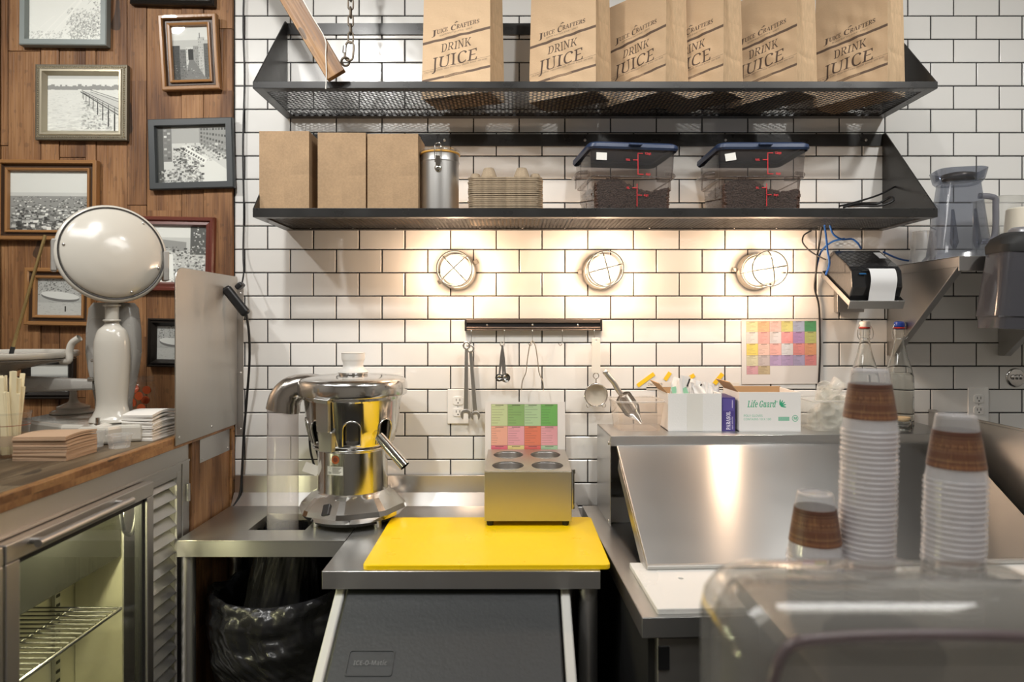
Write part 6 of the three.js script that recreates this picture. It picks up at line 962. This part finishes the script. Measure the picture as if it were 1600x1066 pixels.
// ---------------------------------------------------------------- receipt printer on its wall tray
{
  const ang = 0.50, at = [1.0261, 1.6574, 0.03];
  const tray = thing('printer_tray', 'tilted steel wall tray holding the receipt printer', 'tray', [at[0] + 0.085, at[1], at[2]]); tray.rotation.set(ang, 0, 0);
  part('sheet', bb(-0.085, 0.085, -0.002, 0, 0, 0.215, 0.0006), M.steelDull, tray);
  part('front_lip', bb(-0.085, 0.085, -0.012, 0.016, 0.213, 0.2155, 0.001), M.steelDull, tray);
  for (const x of [-0.085, 0.083]) part('side_lip', bb(x, x + 0.002, -0.002, 0.016, 0, 0.214, 0.0006), M.steelDull, tray);
  part('back_lip', bb(-0.085, 0.085, -0.002, 0.02, -0.001, 0.001, 0.0006), M.steelDull, tray);
  const br = thing('tray_bracket', 'flat steel wall block under the printer tray', 'bracket', [0, 0, 0]);
  part('block', bb(1.0803, 1.1712, 1.5368, 1.6147, 0.0025, 0.03, 0.002), M.steelDull, br);
  part('arm', rod(V(1.1209, 1.6013, 0.02), V(1.1209, 1.6013 - 0.0, 0.075), 0.008, 12), M.steelDull, br);
  const g = thing('receipt_printer', 'black receipt printer with a white paper strip on the tilted tray', 'printer', [at[0] + 0.085, at[1], at[2]]); g.rotation.set(ang, -0.0, 0);
  const w = 0.148, d = 0.195, h = 0.10, body = [];
  const prof = [[0.008, 0.001], [d, 0.001], [d, 0.052], [d - 0.03, h * 0.94], [d - 0.05, h], [0.02, h], [0.008, h - 0.014]];
  const e = ext(prof, w, 0.004); e.rotateY(-PI / 2); e.translate(w / 2, 0, 0);
  part('case', uvm(e), mat(rgb(0.014, 0.014, 0.015), 0.22, 0, { clearcoat: 0.5, bumpMap: paperBump, bumpScale: 0.001 }), g, 'glossy black case');
  part('slot', bb(-0.046, 0.046, h * 0.93, h * 0.96, d - 0.034, d - 0.026, 0.001), M.dark, g);
  part('status_light', bb(-0.056, -0.036, 0.088, 0.09, d - 0.022, d - 0.016, 0), mat(rgb(0.02, 0.12, 0.3), 0.4), g, 'blue strip');
  const pp = [[h * 0.99, d - 0.036], [h + 0.002, d - 0.024], [h * 0.8, d + 0.002], [0.04, d + 0.012], [0.008, d + 0.02]], cv = new THREE.CatmullRomCurve3(pp.map(([y, z]) => V(0, y, z)));
  part('paper_strip', surf(4, 24, (u, v) => { const p = cv.getPoint(v); return [-0.022 + (u - 0.5) * 0.08 + 0.022 + 0.012, p.y, p.z]; }), mat(rgb(0.74, 0.74, 0.74), 0.7, 0, { side: THREE.DoubleSide }), g, 'white paper strip');
  part('warning_label', place(bx(0.022, 0.001, 0.045, 0, 0, 0, 0), 0.058, h + 0.0005, 0.06), mat(rgb(1, 1, 1), 0.5, 0, { map: canvasTex(64, 128, (c) => { c.fillStyle = '#dcdcdc'; c.fillRect(0, 0, 64, 128); c.fillStyle = '#222'; c.fillRect(8, 10, 48, 20); c.fillRect(8, 40, 48, 6); c.fillRect(8, 52, 40, 6); c.beginPath(); c.arc(24, 92, 16, 0, 7); c.fill(); }) }), g, 'white printed label');
}
solo('blue_network_cable', [tube([[1.0049, 1.8225, 0.1], [1.0021, 1.7742, 0.12], [0.9925, 1.7298, 0.15], [0.9894, 1.6874, 0.17], [0.9682, 1.6497, 0.19]], 0.0032, 40, 8), tube([[1.0216, 1.8225, 0.1], [1.0434, 1.7918, 0.08], [1.0754, 1.7762, 0.07], [1.1162, 1.7775, 0.06], [1.1332, 1.7648, 0.06], [1.1539, 1.75, 0.04]], 0.0032, 40, 8), tube([[1.086, 1.7784, 0.07], [1.0531, 1.7702, 0.05], [1.028, 1.7425, 0.03], [1.0174, 1.7005, 0.02], [1.0131, 1.6746, 0.02]], 0.0032, 40, 8)], M.blueCable, 'blue network cables looping down from the lower shelf to the printer', 'cable');
solo('blue_shelf_cable', tube([[1.2179, 1.7351, 0.06], [1.2552, 1.7213, 0.05], [1.2985, 1.7125, 0.03], [1.3389, 1.7098, 0.012]], 0.0032, 30, 8), M.blueCable, 'short blue cable running from the printer to the corner shelf', 'cable');
solo('black_printer_cable', [tube([[1.0146, 1.8283, 0.06], [1.0171, 1.7778, 0.04], [1.013, 1.7254, 0.03], [1.0131, 1.6724, 0.02], [1.0123, 1.619, 0.012], [1.0262, 1.5649, 0.01], [1.0314, 1.4675, 0.008], [1.0314, 1.3808, 0.008], [1.0262, 1.2943, 0.01]], 0.0034, 90, 8), tube([[0.9937, 1.8112, 0.03], [0.9722, 1.7953, 0.02], [0.9679, 1.7738, 0.02], [0.9851, 1.7447, 0.03], [1.0064, 1.7265, 0.04], [1.0273, 1.7097, 0.06]], 0.0026, 60, 8)], M.cable, 'black cable hanging beside the pastel chart from the lower shelf', 'cable');

// ---------------------------------------------------------------- corner shelf with blender jars
const CS = 1.69;
{
  const g = thing('steel_corner_shelf', 'steel wall shelf with folded brackets carrying upturned blender jars', 'shelf', [0, 0, 0]);
  part('sheet', bb(1.257, 2.3, CS - 0.003, CS, 0.003, 0.385, 0.0006), M.steelDull, g);
  part('front_lip', bb(1.257, 2.3, CS - 0.042, CS, 0.382, 0.3855, 0.001), M.steelDull, g);
  part('side_lip', bb(1.257, 1.26, CS - 0.03, CS, 0.003, 0.385, 0.001), M.steelDull, g);
  for (const x of [1.262, 1.64]) { const e = ext([[0.003, CS - 0.004], [0.37, CS - 0.004], [0.37, CS - 0.03], [0.03, CS - 0.30], [0.003, CS - 0.30]], 0.002, 0.0004); e.rotateY(-PI / 2); e.translate(x + 0.002, 0, 0); part('bracket', uvm(e), M.steelDull, g, 'folded triangular bracket');
    const fl = bx(0.022, 0.434, 0.002, 0, 0, 0, 0.0006); part('bracket_flange', place(fl, x + 0.011, CS - 0.165, 0.20, 0.90, 0, 0), M.steelDull, g); part('wall_flange', bb(x, x + 0.028, CS - 0.30, CS - 0.03, 0.0025, 0.005, 0.0006), M.steelDull, g); }
}
{
  const g = thing('blender_jar', 'upturned smoky clear blender jar standing on the corner shelf', 'blender jar', [1.349, CS, 0.24], -0.25);
  const ring = (w, y, r) => rrect(w, w * 0.92, r, 5).map(([a, b]) => [a, y, b]);
  part('jar', loft([ring(0.168, 0.0, 0.02), ring(0.165, 0.006, 0.02), ring(0.148, 0.02, 0.024), ring(0.135, 0.09, 0.028), ring(0.118, 0.18, 0.03), ring(0.106, 0.235, 0.03)], false, true, 0.5), M.smoke, g, 'smoky clear jar');
  for (const s of [-1, 1]) part('rib', loft([[0.004, 0.03], [0.012, 0.05], [0.004, 0.15]].map(([r, y]) => circ(r, s * 0.03, 0, 12).map(([a, b]) => [a, y, b + 0.058 - (y - 0.05) * 0.12])), true, true, 1), M.smoke, g, 'moulded rib');
  part('collar', loft([ring(0.11, 0.232, 0.03), ring(0.124, 0.24, 0.034), ring(0.138, 0.272, 0.036), ring(0.134, 0.274, 0.036), ring(0.118, 0.246, 0.034)], false, true, 0.5), M.smoke, g, 'flared clear collar');
  part('blade_nut', lathe([[0, 0.24], [0.04, 0.24], [0.045, 0.248], [0.045, 0.262], [0.03, 0.266], [0, 0.266]], 36), mat(rgb(0.25, 0.2, 0.15), 0.35, 0.9), g, 'dark metal blade nut');
  part('handle', tube([[0.055, 0.195, 0.0], [0.085, 0.192, 0.0], [0.098, 0.186, 0.0], [0.1, 0.16, 0.0], [0.097, 0.075, 0.0], [0.09, 0.06, 0.0], [0.062, 0.056, 0.0]], 0.009, 60, 12), mat(rgb(0.40, 0.40, 0.44), 0.1, 0, { transmission: 0.7, thickness: 0 }), g, 'clear loop handle');
}
{
  const g = thing('clear_pitcher', 'clear upturned tub behind the blender jar on the corner shelf', 'tub', [1.5671, CS, 0.14]);
  const ring = (w, y, r) => rrect(w, w, r, 5).map(([a, b]) => [a, y, b]);
  part('tub', loft([ring(0.15, 0.001, 0.03), ring(0.145, 0.20, 0.03), ring(0.15, 0.205, 0.03)], false, true, 0.5), mat(rgb(0.9, 0.9, 0.88), 0.15, 0, { transmission: 0.8, thickness: 0 }), g);
}
{
  const g = thing('cream_cup', 'cream plastic cup upturned beside the dark hanging jar', 'cup', [1.5013, CS, 0.3]);
  part('cup', lathe([[0.055, 0], [0.052, 0.004], [0.042, 0.145], [0.038, 0.15], [0, 0.15]], 36), mat(rgb(0.66, 0.62, 0.52), 0.45), g);
}
{
  const g = thing('clear_cup', 'clear plastic cup upturned at the near corner of the shelf', 'cup', [1.3113, CS, 0.12]);
  part('cup', lathe([[0.040, 0], [0.038, 0.002], [0.028, 0.105], [0, 0.106]], 36), M.clearHaze, g);
}
{
  const g = thing('hanging_smoky_jar', 'dark smoky jar with a black lid hanging off the corner shelf', 'blender jar', [1.3645, 1.4827, 0.47], -0.12); g.rotation.z = -0.04;
  const ring = (w, y, r) => rrect(w, w * 0.8, r, 5).map(([a, b]) => [a, y, b]), dk = mat(rgb(0.22, 0.22, 0.25), 0.14, 0, { transmission: 0.75, thickness: 0, ior: 1.5 });
  part('jar', loft([ring(0.165, 0.0, 0.03), ring(0.168, 0.03, 0.03), ring(0.175, 0.034, 0.03), ring(0.172, 0.05, 0.03), ring(0.145, 0.21, 0.03)], true, false, 0.5), dk, g, 'dark smoky jar');
  part('lid', loft([ring(0.152, 0.205, 0.035), ring(0.155, 0.225, 0.035), ring(0.14, 0.245, 0.04), ring(0.10, 0.26, 0.04)], true, true, 0.6), M.rubber, g, 'black rubber lid');
  part('lid_plug', lathe([[0, 0.275], [0.028, 0.275], [0.034, 0.268], [0.036, 0.255]], 32), mat(rgb(0.3, 0.3, 0.32), 0.3, 0.5), g);
  part('hook_handle', tube([[0.0, 0.19, -0.05], [0.0, 0.195, -0.078], [0.0, 0.17, -0.084], [0.0, 0.14, -0.08], [0.0, 0.13, -0.055]], 0.008, 30, 10), dk, g);
}

// ---------------------------------------------------------------- serving counter, cups and blender near the camera
{
  const g = thing('serving_counter', 'steel serving counter in front, carrying cups and the blender', 'counter', [0, 0, 0]);
  const t = ext([[0.43, 0.99], [1.6, 0.99], [1.6, 2.05], [0.1, 2.05], [0.1, 1.5], [0.43, 1.5]], 0.03, 0.002); t.rotateX(PI / 2); t.translate(0, 1.0, 0); part('top', uvm(t), M.steelDull, g);
  part('cabinet', bb(0.46, 1.58, 0, 0.969, 1.03, 1.6, 0.002), M.dark, g, 'dark cabinet');
}
const CH = 0.112;
const cupWall = mat(rgb(0.92, 0.92, 0.93), 0.14, 0, { transmission: 0.78, thickness: 0, ior: 1.45, side: THREE.DoubleSide });
const cupNest = mat(rgb(0.90, 0.89, 0.90), 0.14, 0, { transmission: 0.68, thickness: 0, ior: 1.45, side: THREE.DoubleSide });
const cupPrint = mat(rgb(1, 1, 1), 0.4, 0, { map: canvasTex(1024, 256, (g, w, h) => {
  const f = rng(19); g.fillStyle = '#6e4836'; g.fillRect(0, 0, w, h);
  for (let i = 0; i < 70; i++) { const c = ['#9a6a4a', '#5c3c30', '#84604a', '#a37c55', '#4a3030', '#8c7050'][Math.floor(f() * 6)]; g.globalAlpha = 0.45; g.fillStyle = c; g.fillRect(0, f() * h, w, rr(2, 9, f)); }
  g.globalAlpha = 0.3; for (let i = 0; i < 160; i++) { g.fillStyle = f() < 0.5 ? '#caa05a' : '#4b2c22'; g.fillRect(f() * w, f() * h, rr(2, 6, f), rr(30, 90, f)); }
  g.globalAlpha = 0.75; g.fillStyle = '#4a2a20'; g.fillRect(0, 22, w, 9); g.fillRect(0, 40, w, 4); g.font = 'bold 54px serif'; g.globalAlpha = 0.55; for (const x of [20, 530]) { g.save(); g.translate(x + 460, 80); g.rotate(PI); g.fillText('JUICE CRAFTERS', 0, 0, 440); g.restore(); }
}), transmission: 0.15, thickness: 0 });
const cupShell = slathe([[0.0485, 0.0], [0.0490, 0.0018], [0.0470, 0.0035], [0.0455, 0.012], [0.0325, 0.100], [0.031, 0.106], [0.0305, CH - 0.001], [0.027, CH], [0.025, CH - 0.004], [0, CH - 0.004]], 48, 70);
const nestShell = slathe([[0.0482, 0.0], [0.0490, 0.0016], [0.0484, 0.0034], [0.0462, 0.0044], [0.0455, 0.012], [0.0428, 0.030]], 48, 24);
const printBand = new THREE.CylinderGeometry(0.0360, 0.0452, 0.062, 56, 1, true).translate(0, 0.054, 0);
function cupColumn(where, x, z, topY, dx, tiltSeed) {
  const base = 1.0003, f = rng(tiltSeed), n = Math.round((topY - CH - base) / 0.0091), pitch = (topY - CH - base) / n;
  for (let i = 0; i <= n; i++) {
    const top = i === n, g = thing('plastic_cup', top ? `upside-down printed clear cup on top of the ${where}` : `${ordinal(n - i + 1)} upside-down clear cup from the top of the ${where}`, 'cup', [x + dx * (i / n) + rr(-1, 1, f) * 0.0006, base + i * pitch, z + rr(-1, 1, f) * 0.0006], rr(-0.6, 0.6, f), `upturned cups of the ${where}`);
    part('cup', top ? cupShell : nestShell, top ? cupWall : cupNest, g);
    if (top) { part('print', printBand, cupPrint, g, 'brown printed band'); }
  }
}
cupColumn('tallest cup column', 0.6345, 1.08, 1.4175, 0.009, 4);
cupColumn('shortest cup column', 0.5439, 1.08, 1.1932, 0.0, 5);
cupColumn('cup column nearest the steel screen', 0.7467, 1.15, 1.3443, 0.008, 6);
{
  const g = thing('blender_enclosure', 'blurred clear plastic blender cover close to the camera', 'blender', [0.387, 1.0006, 1.60]);
  const ring = (w, d, y, r) => rrect(w, d, r, 8).map(([a, b]) => [a, y, b]);
  const cov = mat(rgb(0.80, 0.79, 0.765), 0.04, 0, { transmission: 0.84, thickness: 0, ior: 1.5, clearcoat: 1, clearcoatRoughness: 0.02 }), tint = mat(rgb(0.34, 0.27, 0.28), 0.2, 0, { transmission: 0.6, thickness: 0, ior: 1.5 });
  const W = 0.364, D = 0.16, T = 0.236;
  part('cover', loft([ring(W, D, 0.04, 0.05), ring(W, D, T - 0.05, 0.05), ring(W - 0.008, D - 0.008, T - 0.03, 0.047), ring(W - 0.03, D - 0.03, T - 0.012, 0.04), ring(W - 0.06, D - 0.06, T - 0.003, 0.03), ring(W - 0.09, D - 0.09, T, 0.02)], false, true, 1.2), cov, g, 'clear rounded cover');
  part('inner_cover', loft([ring(W - 0.02, D - 0.02, 0.04, 0.045), ring(W - 0.02, D - 0.02, T - 0.06, 0.045), ring(W - 0.05, D - 0.05, T - 0.022, 0.04), ring(W - 0.10, D - 0.10, T - 0.01, 0.02)], false, true, 1.2), cov, g);
  const door = []; for (const [x, y] of [[-W / 2 + 0.035, 0.04], [-W / 2 + 0.035, T - 0.07], [-W / 2 + 0.05, T - 0.038], [-W / 2 + 0.085, T - 0.03], [W / 2 - 0.085, T - 0.03], [W / 2 - 0.05, T - 0.038], [W / 2 - 0.035, T - 0.07], [W / 2 - 0.035, 0.04]]) door.push(V(x, y, D / 2 + 0.004));
  part('door_seal', tube(door, 0.0055, 120, 8), tint, g, 'purplish door seal');
  part('door', ext(rrect(W - 0.075, T - 0.08, 0.03), 0.003, 0.001).translate(0, (T + 0.008) / 2, D / 2 + 0.004), cov, g, 'clear door');
  part('base', loft([ring(W + 0.01, D + 0.03, 0.0005, 0.03), ring(W + 0.01, D + 0.03, 0.03, 0.03), ring(W - 0.01, D, 0.04, 0.04)], true, true, 0.6), M.blackPlastic, g, 'black motor base');
  part('jar', loft([[0.08, 0.04], [0.085, 0.07], [0.098, 0.15], [0.10, 0.16]].map(([w, y]) => ring(w, w, y, 0.03)), true, false, 0.6), M.smoke, g, 'jar inside the cover');
  part('jar_lid', loft([[0.10, 0.16], [0.102, 0.165], [0.09, 0.175]].map(([w, y]) => ring(w, w, y, 0.03)), true, true, 0.6), M.rubber, g);
}
renderer.render(scene, camera);
